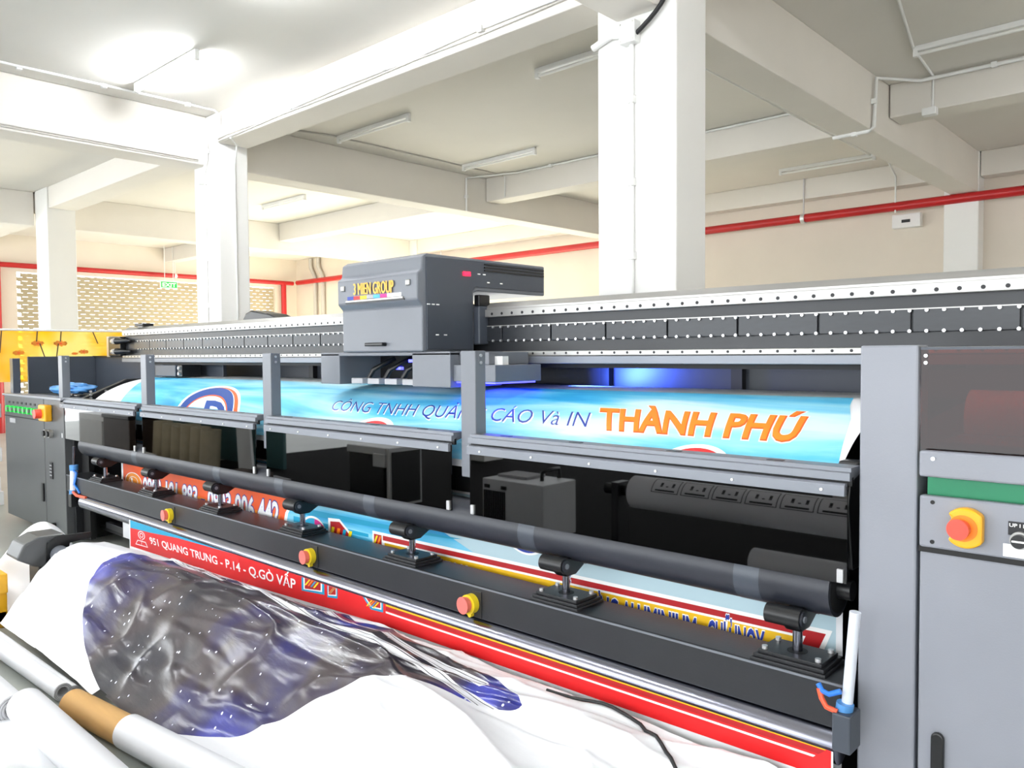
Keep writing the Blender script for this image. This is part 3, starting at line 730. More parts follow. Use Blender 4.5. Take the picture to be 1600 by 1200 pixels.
# tray above it
tr = part(MB().box(-8.72, -7.13, 3.12, 3.15, 1.20, 1.56).box(-8.72, -8.69, 2.5, 3.12, 1.20, 1.56), 'tray_back', 'grey_paint_dark', 0.003)
MB().box(-8.72, -7.2, 3.10, 3.17, 1.545, 1.565).build('tray_edge', 'black_plastic', tr)
part(MB().box(-8.66, -8.57, 2.335, 2.40, 1.215, 1.545), 'post', 'grey_paint_dark', 0.004)
part(MB().box(-7.2, -6.1, 3.16, 3.19, 1.365, 1.56), 'upper_rear_plate', 'grey_paint_dark', 0.003)
# --- right cabinet
rc = part(MB().box(-0.64, 1.2, 2.31, 3.0, 0.03, 1.012).box(-0.63, 1.2, 2.40, 3.0, 1.01, 1.30), 'right_cabinet', 'grey_paint_light', 0.006, label='grey right control cabinet with emergency stop')
MB().box(-0.805, -0.652, 2.325, 2.42, 0.0, 1.566).build('corner_post', 'grey_paint_light', rc, bev=0.006)  # lit look of the right post put into its lighter grey
MB().box(-0.800, -0.655, 2.42, 3.0, 0.0, 1.20).build('post_side', 'black_paint', rc)
MB().box(-0.642, 1.2, 2.302, 2.332, 1.214, 1.284).build('upper_panel', 'grey_paint_light', rc, bev=0.006)
MB().box(-0.63, 1.2, 2.34, 2.40, 1.160, 1.220).build('green_belt', 'green_strip', rc)
MB().box(-0.640, 1.2, 2.302, 2.332, 1.025, 1.164).build('control_panel', 'grey_paint_light', rc, bev=0.006)
wi = MB().box(-0.648, 1.2, 2.335, 2.341, 1.275, 1.558).build('window_pane', 'brown_acrylic', rc)
lab(wi, 'brown tinted acrylic window')
MB().box(-0.648, 1.2, 2.331, 2.345, 1.553, 1.560).build('window_edge', 'grey_paint_dark', rc)
for z in (1.537, 1.518):
    MB().cyl((-0.636, 2.33, z), (-0.636, 2.337, z), 0.005, 10).build('screw', 'steel_bolt', rc)
MB().cyl((-0.607, 2.298, 1.264), (-0.607, 2.303, 1.264), 0.0055, 12).build('screw', 'steel_bolt', rc)
for z in (1.148, 1.042):
    MB().cyl((-0.607, 2.300, z), (-0.607, 2.304, z), 0.0055, 12).build('screw_hole', 'deep_black', rc)
# emergency stop: notched yellow ring round a red button
out = arc(-0.524, 1.094, 0.052, 0.052, -140, 140, 28)
out = [(min(p[0], -0.484), p[1]) for p in out] + [(-0.556, 1.120), (-0.556, 1.070)]
es = MB().prism('y', out, 2.302, 2.272).build('stop_collar', 'yellow_plastic', rc, bev=0.006)
MB().cyl((-0.528, 2.2715, 1.094), (-0.528, 2.2700, 1.094), 0.034, 28).build('stop_recess', 'ink_orange', rc)
MB().cyl((-0.530, 2.2715, 1.094), (-0.534, 2.245, 1.094), 0.022, 28, r1=0.027).build('stop_button', 'red_plastic', rc, bev=0.005)
MB().box(-0.4325, -0.35, 2.299, 2.303, 1.088, 1.122).build('label_plate', 'ink_black', rc)
put_text('lettering', 'UP I DOWN', [(-0.430, 1.109), (-0.352, 1.109), (-0.352, 1.118), (-0.430, 1.118)], lambda u, v, l: (u, 2.299 - l, v), 0.001, 'white_ink', rc, fat=0.02)
MB().cyl((-0.405, 2.302, 1.078), (-0.405, 2.285, 1.078), 0.022, 24).build('selector_ring', 'aluminium', rc, bev=0.003)
MB().cyl((-0.405, 2.285, 1.078), (-0.405, 2.270, 1.078), 0.017, 24).build('selector_knob', 'black_plastic', rc, bev=0.003)
MB().box(-0.419, -0.391, 2.266, 2.271, 1.0765, 1.0805).build('selector_mark', 'white_ink', rc)
MB().box(-0.443, -0.33, 2.2995, 2.3025, 1.032, 1.064).build('sticker', 'white_ink', rc)
dh = MB().prism('y', arc(-0.588, 0.515, 0.016, 0.016, 0, 180, 10) + arc(-0.588, 0.43, 0.016, 0.016, 180, 360, 10), 2.310, 2.296).build('door_handle', 'black_plastic', rc, bev=0.004)
MB().box(-0.642, 1.2, 2.308, 2.34, 1.011, 1.026).build('door_gap', 'deep_black', rc)
# things behind the brown window
part(MB().box(-0.63, 1.2, 3.05, 3.07, 1.0, 1.49), 'window_back', 'grey_paint_dark')
wb = part(MB().cyl((-0.62, 2.75, 1.34), (1.2, 2.75, 1.34), 0.09, 24), 'idle_roller', 'vinyl_white')

# ================================================================== THE PRINTED BANNER (one web of media through the printer)
BA = thing('printed_banner', 'sky blue company banner with orange lettering coming over the printer', 'banner', (-3.9, 2.6, 1.2))
PF = [(3.30, 1.384), (3.08, 1.380), (2.90, 1.367), (2.75, 1.339), (2.62, 1.292), (2.52, 1.238), (2.44, 1.172), (2.405, 1.10), (2.398, 1.06)]
def catmull(P, n=20):
    out = []
    for i in range(len(P) - 1):
        p0, p1, p2, p3 = [Vector(P[max(0, min(len(P) - 1, i + k))]) for k in (-1, 0, 1, 2)]
        for k in range(n):
            t = k / n
            out.append(0.5 * ((2 * p1) + (-p0 + p2) * t + (2 * p0 - 5 * p1 + 4 * p2 - p3) * t * t + (-p0 + 3 * p1 - 3 * p2 + p3) * t ** 3))
    out.append(Vector(P[-1])); return out
DP = catmull(PF); SS = [0.0]
for a, b in zip(DP, DP[1:]): SS.append(SS[-1] + (b - a).length)
def prof(s):
    s = max(0.0, min(SS[-1] - 1e-5, s))
    i = max(k for k in range(len(SS) - 1) if SS[k] <= s)
    t = (s - SS[i]) / (SS[i + 1] - SS[i])
    p = DP[i].lerp(DP[i + 1], t); d = (DP[i + 1] - DP[i]).normalized()
    return p, Vector((d.y, -d.x))           # normal pointing to the front and up
def up(X, s, lift):
    p, n = prof(s)
    if n.y < 0: n = -n
    return (X, p.x + n.x * lift, p.y + n.y * lift)
# media sheet with thickness
mb = MB(); NS = 48
for side in (0, -0.0012):
    vs = []
    for i in range(NS + 1):
        s = SS[-1] * i / NS
        vs += [up(-6.93, s, side), up(-0.905, s, side)]
    mb.add(vs, [(2 * i, 2 * i + 1, 2 * i + 3, 2 * i + 2) for i in range(NS)], True)
um = mb.build('upper_sheet', 'vinyl_white', BA, recalc=False)
left_edge = [(-6.935, 0.346), (-6.80, 0.46), (-6.69, 0.578), (-6.54, 0.72), (-6.394, 0.88), (-6.33, 1.0)]
blue = [(-1.066, 0.285), (-1.02, 0.45), (-0.965, 0.60), (-0.945, 0.70), (-0.917, 0.868), (-0.90, 1.0)]
put_poly('blue_print', [left_edge[::-1] + [(-6.2, 0.325), (-3.5, 0.30)] + blue], up, 0.0010, 'ink_sky', um, ncut=40)
# round logo: white, blue and orange crescents, letter D
def ell(cx, cy, rx, ry, rot, n=48):
    c, s = math.cos(rot), math.sin(rot)
    return [(cx + rx * math.cos(2 * math.pi * i / n) * c - ry * math.sin(2 * math.pi * i / n) * s, cy + rx * math.cos(2 * math.pi * i / n) * s + ry * math.sin(2 * math.pi * i / n) * c) for i in range(n)]
LX, LS = -4.93, 0.94
def lean(cx, cy, rx, ry, n=56):
    # the round logo is printed slanting to the left
    return [(p[0] + (p[1] - LS) * 0.95, p[1]) for p in ell(cx, cy, rx, ry, 0, n)]
put_poly('logo_backing', [lean(LX, LS, 0.430, 0.388)], up, 0.0016, 'white_ink', um, ncut=16)
put_band('logo_orange_ring', ring(lean(LX + 0.012, LS, 0.395, 0.352), lean(LX - 0.008, LS + 0.046, 0.300, 0.262)), up, 0.0022, 'ink_orange_deep', um)
put_band('logo_gap_ring', ring(lean(LX - 0.016, LS + 0.004, 0.378, 0.346), lean(LX - 0.03, LS + 0.02, 0.335, 0.285)), up, 0.0026, 'white_ink', um)
put_band('logo_blue_ring', ring(lean(LX - 0.022, LS + 0.004, 0.372, 0.346), lean(LX - 0.008, LS + 0.042, 0.312, 0.275)), up, 0.0030, 'ink_blue', um)
put_text('logo_letter', 'D', [(-4.88, 1.00), (-4.60, 0.99), (-4.87, 0.775), (-5.14, 0.780)], up, 0.0030, 'ink_blue', um, fat=0.05, ncut=8)
# company name
t1 = [(-3.70, 0.788), (-1.944, 0.777), (-2.00, 0.655), (-3.775, 0.680)]
t1s = [(p[0] + 0.012, p[1] + 0.008) for p in t1]
put_text('lettering_glow', 'CÔNG TNHH QUẢNG CÁO Và IN', t1s, up, 0.0016, 'white_ink', um, fat=-0.002, shear=0.0, ncut=8)
put_text('lettering', 'CÔNG TNHH QUẢNG CÁO Và IN', t1, up, 0.0022, 'ink_navy_text', um, fat=-0.008, ncut=8)
t2 = [(-1.868, 0.782), (-1.075, 0.772), (-1.105, 0.600), (-1.985, 0.615)]
put_text('lettering_outline', 'THÀNH PHÚ', t2, up, 0.0016, 'white_ink', um, fat=0.068, shear=0.08, ncut=12, ref_fat=0.042)
put_text('lettering_edge', 'THÀNH PHÚ', t2, up, 0.0022, 'ink_orange_deep', um, fat=0.042, shear=0.08, ncut=12)
put_text('lettering', 'THÀNH PHÚ', [(p[0] - 0.004, p[1] - 0.004) for p in t2], up, 0.0028, 'ink_orange', um, fat=0.026, shear=0.08, ncut=12, ref_fat=0.042)
# tops of two red seals
for cx, cs, r in ((-3.215, 1.035, 0.20), (-1.40, 0.985, 0.145)):
    put_poly('seal_backing', [ell(cx, cs, r * 1.14, r * 1.10, 0)], up, 0.0016, 'white_ink', um, ncut=10)
    put_poly('seal', [ell(cx, cs, r, r * 0.96, 0)], up, 0.0022, 'ink_red', um, ncut=10)

# ---- hanging length behind the lower beam
HY = 2.482
hang = lambda u, v, l: (u, HY - l, v)
hm = MB().box(-6.45, -0.905, HY, HY + 0.0015, 0.14, 0.93).build('hanging_sheet', 'vinyl_white', BA)
lab(hm, 'hanging length of the banner with phone numbers and yellow band')
put_poly('pale_print', [[(-6.42, 0.30), (-0.925, 0.30), (-0.925, 0.92), (-6.42, 0.92)]], hang, 0.0008, 'ink_pale', hm)
put_poly('blue_print', [[(-6.42, 0.30), (-2.9, 0.30), (-2.4, 0.62), (-2.9, 0.78), (-3.2, 0.92), (-6.42, 0.92)]], hang, 0.0014, 'ink_sky', hm)
put_poly('dark_blue_wave', [[(-3.9, 0.655), (-3.3, 0.672), (-2.7, 0.70), (-2.6, 0.712), (-3.2, 0.70), (-3.95, 0.69)], [(-4.0, 0.60), (-3.3, 0.615), (-3.3, 0.632), (-4.0, 0.632)]], hang, 0.002, 'ink_teal', hm)
oz = [(-6.405, 0.36), (-4.18, 0.36), (-4.085, 0.64), (-4.00, 0.735), (-3.95, 0.80), (-6.41, 0.735)]
put_poly('orange_border', [[(p[0] + 0.03, p[1]) for p in oz]], hang, 0.0024, 'white_ink', hm)
put_poly('orange_panel', [oz], hang, 0.0030, 'ink_rust', hm)
put_poly('amber_shape', [[(-6.40, 0.36), (-4.22, 0.36), (-4.14, 0.62), (-5.0, 0.60), (-5.6, 0.645), (-6.0, 0.54), (-6.40, 0.56)]], hang, 0.0034, 'ink_amber', hm)
phc = (-6.215, 0.603)
put_poly('phone_disc', [ell(phc[0], phc[1], 0.155, 0.062, 0)], hang, 0.0040, 'ink_amber', hm)
put_band('phone_ring', ring(ell(phc[0], phc[1], 0.150, 0.068, 0), ell(phc[0], phc[1], 0.138, 0.062, 0)), hang, 0.0046, 'paper_white', hm)
put_band('phone_ring', ring(ell(phc[0], phc[1], 0.082, 0.038, 0), ell(phc[0], phc[1], 0.074, 0.034, 0)), hang, 0.0046, 'paper_white', hm)
hs = [(-0.040, 0.026), (-0.018, 0.024), (-0.012, 0.010), (-0.022, 0.004), (0.004, -0.014), (0.016, -0.006), (0.036, -0.014), (0.034, -0.026), (0.012, -0.028), (-0.022, -0.012), (-0.046, 0.012)]
put_poly('handset', [[(phc[0] + p[0], phc[1] + p[1]) for p in hs]], hang, 0.0050, 'white_ink', hm)
tq = [(-6.05, 0.520), (-4.150, 0.555), (-4.150, 0.697), (-6.04, 0.658)]
put_text('lettering_edge', '0903 181 883 - 0903 006 442', tq, hang, 0.0042, 'ink_navy_text', hm, fat=0.062, ref_fat=0.028)
put_text('lettering', '0903 181 883 - 0903 006 442', tq, hang, 0.0050, 'paper_white', hm, fat=0.028, ref_fat=0.028)
# coloured badges between the panels
put_poly('badge_backing', [ell(-3.80, 0.560, 0.130, 0.098, 0)], hang, 0.0026, 'white_ink', hm)
put_poly('badge', [ell(-3.80, 0.560, 0.115, 0.086, 0)], hang, 0.0032, 'ink_teal', hm)
put_poly('badge', [arc(-3.785, 0.56, 0.112, 0.084, -90, 90, 16)], hang, 0.0036, 'ink_magenta', hm)
def stripes(pts, parent, fn, lift, x0, x1, z0, z1, n):
    """diagonal red, yellow and orange hatching clipped to a box by simple slanted bars"""
    for i in range(n):
        a = x0 + (x1 - x0) * i / n; b = x0 + (x1 - x0) * (i + 0.5) / n
        put_poly('hatch', [[(a, z0), (b, z0), (b + 0.04, z1), (a + 0.04, z1)]], fn, lift, ('ink_bright_yellow', 'ink_orange', 'ink_teal')[i % 3], parent)
put_poly('badge_backing', [[(-3.655, 0.50), (-3.655, 0.668), (-3.55, 0.675), (-3.46, 0.62), (-3.39, 0.50)]], hang, 0.0026, 'white_ink', hm)
put_poly('badge', [[(-3.635, 0.50), (-3.635, 0.652), (-3.55, 0.66), (-3.47, 0.61), (-3.41, 0.50)]], hang, 0.0032, 'ink_dark_red', hm)
stripes(None, hm, hang, 0.0038, -3.66, -3.45, 0.50, 0.625, 4)
# yellow slogan band with red frame
band = [(-3.265, 0.30), (-3.265, 0.648), (-3.20, 0.648), (-1.00, 0.672), (-0.952, 0.672), (-1.10, 0.30)]
put_poly('band_edge', [[(-3.265, 0.30), (-3.265, 0.655), (-0.935, 0.678), (-1.08, 0.30)]], hang, 0.0026, 'white_ink', hm)
put_poly('band_red', [[(-3.18, 0.30), (-3.18, 0.642), (-0.955, 0.664), (-1.11, 0.30)]], hang, 0.0032, 'ink_dark_red', hm)
put_poly('band_line', [[(-3.18, 0.30), (-3.18, 0.618), (-1.02, 0.642), (-1.15, 0.30)]], hang, 0.0038, 'white_ink', hm)
put_poly('band_yellow', [[(-3.165, 0.30), (-3.165, 0.608), (-1.04, 0.634), (-1.17, 0.30)]], hang, 0.0044, 'ink_yellow', hm)
put_poly('band_corner', [[(-3.25, 0.30), (-3.25, 0.642), (-3.19, 0.642), (-3.19, 0.30)]], hang, 0.0050, 'ink_dark_red', hm)
stripes(None, hm, hang, 0.0056, -3.27, -3.215, 0.56, 0.636, 2)
for body, x0, x1, zt in (('IN BẠT - DECAL', -3.06, -2.545, 0.590), ('LẮP DỰNG ALUMINIUM', -2.03, -1.41, 0.611), ('CHỮ INOX', -1.365, -1.155, 0.622)):
    q = [(x0, zt - 0.095), (x1, zt - 0.088), (x1, zt + 0.006), (x0, zt)]
    put_text('lettering_edge', body, q, hang, 0.0050, 'white_ink', hm, fat=0.06, ref_fat=0.03)
    put_text('lettering', body, q, hang, 0.0056, 'ink_navy_text', hm, fat=0.03, ref_fat=0.03)
put_poly('seal', [ell(-2.215, 0.80, 0.125, 0.095, 0)], hang, 0.0022, 'white_ink', hm)
put_poly('seal', [ell(-2.215, 0.80, 0.115, 0.086, 0)], hang, 0.0028, 'ink_navy_text', hm)
put_poly('seal', [ell(-2.215, 0.805, 0.095, 0.068, 0)], hang, 0.0034, 'ink_red', hm)

# ---- length leaving below the outfeed tube
LY = 2.212
low = lambda u, v, l: (u, LY - l, v)
lm = MB().prism('x', [(LY, 0.43), (LY + 0.002, 0.43), (LY + 0.002, 0.02), (LY, 0.02)], -5.64, -0.83).build('outgoing_sheet', 'vinyl_white', BA)
lab(lm, 'outgoing red strip of the banner with the street address')
put_poly('teal_print', [[(-5.62, 0.36), (-4.2, 0.425), (-4.2, 0.432), (-5.62, 0.43)]], low, 0.0008, 'ink_teal', lm)
put_poly('red_print', [[(-5.62, 0.250), (-4.0, 0.29), (-2.9, 0.332), (-0.835, 0.350), (-0.835, 0.432), (-4.22, 0.432), (-4.9, 0.415), (-5.3, 0.39), (-5.62, 0.377)]], low, 0.0014, 'ink_red', lm)
ta = [(-5.295, 0.318), (-3.555, 0.356), (-3.555, 0.408), (-5.315, 0.362)]
put_text('lettering', '951 QUANG TRUNG - P.14 - Q.GÒ VẤP', ta, low, 0.0026, 'white_ink', lm, fat=0.018)
pc = (-5.435, 0.352)
put_band('map_pin', ring([(pc[0] + 0.055 * math.cos(t), pc[1] + 0.028 * math.sin(t) - (0.040 if abs(t - 4.712) < 0.2 else 0)) for t in [2 * math.pi * i / 24 for i in range(24)]],
                         [(pc[0] + 0.046 * math.cos(t), pc[1] + 0.023 * math.sin(t) - (0.036 if abs(t - 4.712) < 0.2 else 0)) for t in [2 * math.pi * i / 24 for i in range(24)]]), low, 0.0026, 'white_ink', lm)
put_band('map_pin_eye', ring(ell(pc[0], pc[1], 0.028, 0.015, 0, 20), ell(pc[0], pc[1], 0.020, 0.0105, 0, 20)), low, 0.0026, 'white_ink', lm)
bq = [(-0.10, -0.075), (0.10, -0.068), (0.065, -0.035), (-0.065, -0.04)]
put_band('map_pin_base', ring([(pc[0] + p[0], pc[1] + p[1]) for p in bq], [(pc[0] + p[0] * 0.88, pc[1] - 0.055 + (p[1] + 0.055) * 0.7) for p in bq]), low, 0.0026, 'white_ink', lm)
for pts in ([(-3.50, 0.43), (-3.50, 0.36), (-3.30, 0.378), (-3.30, 0.43)], [(-3.275, 0.43), (-3.275, 0.372), (-3.19, 0.382), (-3.19, 0.43)], [(-2.99, 0.432), (-2.93, 0.385), (-2.84, 0.390), (-2.84, 0.432)]):
    put_poly('badge_edge', [pts], low, 0.0022, 'ink_teal', lm)
    cx = sum(p[0] for p in pts) / 4
    inn = [(cx + (p[0] - cx) * 0.82, p[1] + (0.010 if p[1] < 0.42 else 0)) for p in pts]
    put_poly('badge_white', [inn], low, 0.0028, 'white_ink', lm)
    inn = [(cx + (p[0] - cx) * 0.70, p[1] + (0.016 if p[1] < 0.42 else 0)) for p in pts]
    put_poly('badge', [inn], low, 0.0034, 'ink_dark_red', lm)
    xs = [p[0] for p in inn]
    stripes(None, lm, low, 0.0040, min(xs), max(xs) - 0.04, 0.395, 0.43, 4)
put_poly('frame_yellow', [[(-2.82, 0.424), (-0.85, 0.429), (-0.85, 0.432), (-2.82, 0.432)]], low, 0.0022, 'ink_yellow', lm)
put_poly('frame_red', [[(-2.82, 0.405), (-0.87, 0.412), (-0.85, 0.428), (-2.82, 0.423)]], low, 0.0022, 'ink_dark_red', lm)
put_poly('frame_line', [[(-2.82, 0.392), (-0.885, 0.399), (-0.878, 0.406), (-2.82, 0.400)]], low, 0.0028, 'white_ink', lm)

# ================================================================== DRAPED BANNER OVER THE TAKE-UP BAR
ST = [  # stations along the bar: X, then (Y, z) profile from the printer to the open floor
    (-5.60, [(2.17, .012), (1.5, .012), (0.4, .012)]),
    (-5.12, [(2.17, .26), (2.0, .36), (1.85, .42), (1.70, .44), (1.60, .42), (1.50, .33), (1.40, .20), (1.28, .06), (1.15, .014), (0.4, .012)]),
    (-4.40, [(2.17, .24), (2.08, .33), (1.98, .38), (1.80, .445), (1.65, .43), (1.55, .37), (1.46, .24), (1.38, .15), (1.27, .06), (1.15, .014), (0.4, .012)]),
    (-3.40, [(2.17, .29), (2.08, .355), (2.0, .39), (1.88, .425), (1.72, .41), (1.60, .31), (1.50, .20), (1.42, .11), (1.32, .045), (1.22, .014), (0.4, .012)]),
    (-2.70, [(2.17, .33), (2.08, .37), (2.0, .39), (1.90, .40), (1.76, .36), (1.66, .27), (1.56, .16), (1.46, .07), (1.34, .03), (1.0, .014), (0.4, .012)]),
    (-2.20, [(2.17, .34), (2.08, .365), (2.0, .37), (1.92, .37), (1.80, .37), (1.66, .33), (1.50, .22), (1.36, .10), (1.2, .03), (0.4, .012)]),
    (-1.60, [(2.17, .345), (2.08, .36), (1.92, .30), (1.75, .29), (1.55, .24), (1.30, .12), (1.1, .04), (0.4, .012)]),
    (-1.00, [(2.17, .33), (2.05, .27), (1.92, .18), (1.75, .15), (1.5, .10), (1.2, .04), (0.4, .012)]),
    (-0.60, [(2.17, .20), (2.0, .12), (1.7, .05), (0.4, .012)]),
]
def pz(pr_, y):
    for (ya, za), (yb, zb) in zip(pr_, pr_[1:]):
        if ya >= y >= yb:
            t = (ya - y) / (ya - yb); t2 = t * t * (3 - 2 * t)
            return za + (zb - za) * (0.5 * t + 0.5 * t2)
    return pr_[-1][1] if y < pr_[-1][0] else pr_[0][1]
def drape(x, y):
    for (xa, pa), (xb, pb) in zip(ST, ST[1:]):
        if xa <= x <= xb:
            t = (x - xa) / (xb - xa); t = t * t * (3 - 2 * t)
            z = pz(pa, y) * (1 - t) + pz(pb, y) * t; break
    else:
        z = 0.012
    h = min(1.0, z / 0.15)
    # long folds along the bar, hanging folds down the front, small crumples
    f1 = noise.noise(Vector((x * 0.9, y * 5.0 + x * 0.8, 3.1)))
    f2 = noise.noise(Vector((x * 3.2 + y * 1.5, y * 3.0, 7.7)))
    f3 = noise.noise(Vector((x * 4 + 2 * y, y * 13 - 3 * x, 1.3)))
    fr_ = max(0.0, 1 - abs(y - 1.58) / 0.16)
    cr_ = (1 - abs(noise.noise(Vector((x * 1.5 + y * 2.0, y * 8.0 - x * 1.6, 8.8)))) * 3)
    cr_ = max(0.0, cr_) ** 2
    yr = 1.47 + 0.06 * math.sin(x * 2.1)
    sec = math.exp(-((y - yr) / 0.035) ** 2) * max(0.0, min(1.0, (x + 4.45) / 0.2)) * max(0.0, min(1.0, (-2.8 - x) / 0.4))
    fold = fr_ * noise.noise(Vector((x * 6.0 + y * 3.5, y * 1.6, 4.2)))
    rid = 1 - abs(noise.noise(Vector((x * 2.2 - y * 3.0, y * 4.5 + x * 1.4, 5.5)))) * 2
    back = max(0.0, min(1.0, (y - 1.86) / 0.08)) * max(0.0, min(1.0, (x + 4.6) / 0.4))
    bun = noise.noise(Vector((x * 1.1, y * 26.0 - x * 5.0, 9.9))) * back
    crumple = 1.0 if x > -4.5 else 0.35
    return max(0.010, z + h * crumple * (0.020 * f1 + 0.014 * f2 + 0.0060 * f3 + 0.010 * cr_ + 0.022 * sec + 0.016 * max(0, rid) ** 3 + 0.013 * fold) + 0.016 * bun + 0.004 * (1 - h) * (f1 + 0.6))
INK = [(-4.60, 1.76), (-4.53, 1.60), (-4.40, 1.50), (-4.25, 1.43), (-4.05, 1.375), (-3.85, 1.34), (-3.65, 1.315), (-3.40, 1.315), (-3.15, 1.35), (-2.9, 1.44), (-2.70, 1.54),
       (-2.50, 1.66), (-2.32, 1.77), (-2.18, 1.84), (-2.0, 1.88), (-1.86, 1.93), (-1.80, 1.99), (-1.98, 2.05), (-2.3, 2.08), (-2.7, 2.11), (-3.2, 2.14), (-3.7, 2.15), (-4.2, 2.10), (-4.5, 1.96)]
BANDS = [[(-4.75, 2.02), (-4.3, 2.00), (-3.7, 1.965), (-3.2, 1.94), (-2.7, 1.94), (-2.3, 1.95), (-2.0, 1.92), (-1.7, 1.90)], [(-4.1, 2.075), (-3.4, 2.06), (-2.8, 2.035), (-2.3, 2.02), (-2.0, 2.0)]]
def sdist(p, poly):
    ins = False; d = 1e9; n = len(poly)
    for i in range(n):
        a = poly[i]; b = poly[(i + 1) % n]
        if (a[1] > p[1]) != (b[1] > p[1]) and p[0] < (b[0] - a[0]) * (p[1] - a[1]) / (b[1] - a[1]) + a[0]: ins = not ins
        ex, ey = b[0] - a[0], b[1] - a[1]
        t = max(0, min(1, ((p[0] - a[0]) * ex + (p[1] - a[1]) * ey) / (ex * ex + ey * ey)))
        d = min(d, math.hypot(p[0] - a[0] - t * ex, p[1] - a[1] - t * ey))
    return d if ins else -d
def pdist(p, line):
    d = 1e9
    for a, b in zip(line, line[1:]):
        ex, ey = b[0] - a[0], b[1] - a[1]
        t = max(0, min(1, ((p[0] - a[0]) * ex + (p[1] - a[1]) * ey) / (ex * ex + ey * ey)))
        d = min(d, math.hypot(p[0] - a[0] - t * ex, p[1] - a[1] - t * ey))
    return d
def smooth_poly(poly, k=4):
    n = len(poly); out = []
    for i in range(n):
        p0, p1, p2, p3 = [Vector(poly[(i + j) % n]) for j in (-1, 0, 1, 2)]
        for q in range(k):
            t = q / k
            out.append(tuple(0.5 * ((2 * p1) + (-p0 + p2) * t + (2 * p0 - 5 * p1 + 4 * p2 - p3) * t * t + (-p0 + 3 * p1 - 3 * p2 + p3) * t ** 3)))
    return out
INKS = smooth_poly(INK, 3)
def build_drape():
    x0, x1, y0, y1 = -5.10, -0.62, 0.95, 2.17
    nx, ny = 400, 130
    vs = []; ink = []; band = []
    for j in range(ny + 1):
        for i in range(nx + 1):
            x = x0 + (x1 - x0) * i / nx; y = y0 + (y1 - y0) * j / ny
            # wavy front border: the sheet stops short of the rolls on the left
            vs.append((x, y, drape(x, y)))
            ink.append(sdist((x, y), INKS)); band.append(min(pdist((x, y), l) for l in BANDS))
    fs = []
    def front(x):
        if x < -3.75: return 1.285
        if x < -2.6: return 1.32 - (x + 3.75) * 0.05
        return 1.262 - min(0.31, (x + 2.6) * 0.5)
    for j in range(ny):
        for i in range(nx):
            a = j * (nx + 1) + i
            if vs[a][1] < front(vs[a][0]): continue
            fs.append((a, a + 1, a + nx + 2, a + nx + 1))
    me = bpy.data.meshes.new('draped_banner')
    o0 = Vector((-3.0, 1.7, 0.0))
    me.from_pydata([tuple(Vector(v) - o0) for v in vs], [], fs)
    for nm, data in (('ink', ink), ('band', band)):
        at = me.attributes.new(nm, 'FLOAT', 'POINT'); at.data.foreach_set('value', data)
    for p in me.polygons: p.use_smooth = True
    bm = bmesh.new(); bm.from_mesh(me)
    bmesh.ops.delete(bm, geom=[v for v in bm.verts if not v.link_faces], context='VERTS'); bm.to_mesh(me); bm.free()
    # material: white vinyl with a printed starry night patch
    m = bpy.data.materials.new('starry_vinyl'); m.use_nodes = True
    nt = m.node_tree; p = nt.nodes['Principled BSDF']; L = nt.links.new
    def node(t, **kw):
        q = nt.nodes.new(t)
        for k, v in kw.items(): setattr(q, k, v)
        return q
    def mth(op, a, b=None):
        q = node('ShaderNodeMath', operation=op)
        for i, s in enumerate((a, b)):
            if s is None: continue
            if isinstance(s, (int, float)): q.inputs[i].default_value = s
            else: L(s, q.inputs[i])
        return q.outputs[0]
    tc = node('ShaderNodeTexCoord')
    ai = node('ShaderNodeAttribute', attribute_name='ink'); ab = node('ShaderNodeAttribute', attribute_name='band')
    inside = mth('GREATER_THAN', ai.outputs['Fac'], 0.0)
    strip = mth('LESS_THAN', ab.outputs['Fac'], 0.022)
    hair = mth('MULTIPLY', mth('GREATER_THAN', ab.outputs['Fac'], 0.011), mth('LESS_THAN', ab.outputs['Fac'], 0.014))
    n = node('ShaderNodeTexNoise'); n.inputs['Scale'].default_value = 1.7; n.inputs['Detail'].default_value = 4
    L(tc.outputs['Object'], n.inputs['Vector'])
    r = node('ShaderNodeValToRGB'); e = r.color_ramp.elements
    e[0].position = 0.36; e[0].color = rgb(16, 14, 36); e[1].position = 0.72; e[1].color = rgb(66, 74, 190)
    k = e.new(0.46); k.color = rgb(64, 54, 58)  # brown-grey in the print colour stands for glare of the warm room
    k = e.new(0.57); k.color = rgb(26, 22, 88)
    L(n.outputs['Fac'], r.inputs['Fac'])
    mp = node('ShaderNodeMapping'); mp.inputs['Scale'].default_value = (1, 1, 0.35); L(tc.outputs['Object'], mp.inputs['Vector'])
    vo = node('ShaderNodeTexVoronoi'); vo.inputs['Scale'].default_value = 23; L(mp.outputs[0], vo.inputs['Vector'])
    star = mth('LESS_THAN', vo.outputs['Distance'], 0.11)
    mx1 = node('ShaderNodeMix', data_type='RGBA'); L(star, mx1.inputs['Factor']); L(r.outputs['Color'], mx1.inputs['A']); mx1.inputs['B'].default_value = rgb(236, 238, 255)
    sf = mth('MULTIPLY', inside, mth('SUBTRACT', 1.0, strip))
    mx2 = node('ShaderNodeMix', data_type='RGBA'); L(sf, mx2.inputs['Factor']); mx2.inputs['A'].default_value = rgb(243, 244, 248); L(mx1.outputs['Result'], mx2.inputs['B'])
    mx3 = node('ShaderNodeMix', data_type='RGBA'); L(mth('MULTIPLY', hair, inside), mx3.inputs['Factor']); L(mx2.outputs['Result'], mx3.inputs['A']); mx3.inputs['B'].default_value = rgb(30, 30, 46)
    L(mx3.outputs['Result'], p.inputs['Base Color'])
    p.inputs['Roughness'].default_value = 0.30; p.inputs['Specular IOR Level'].default_value = 0.6
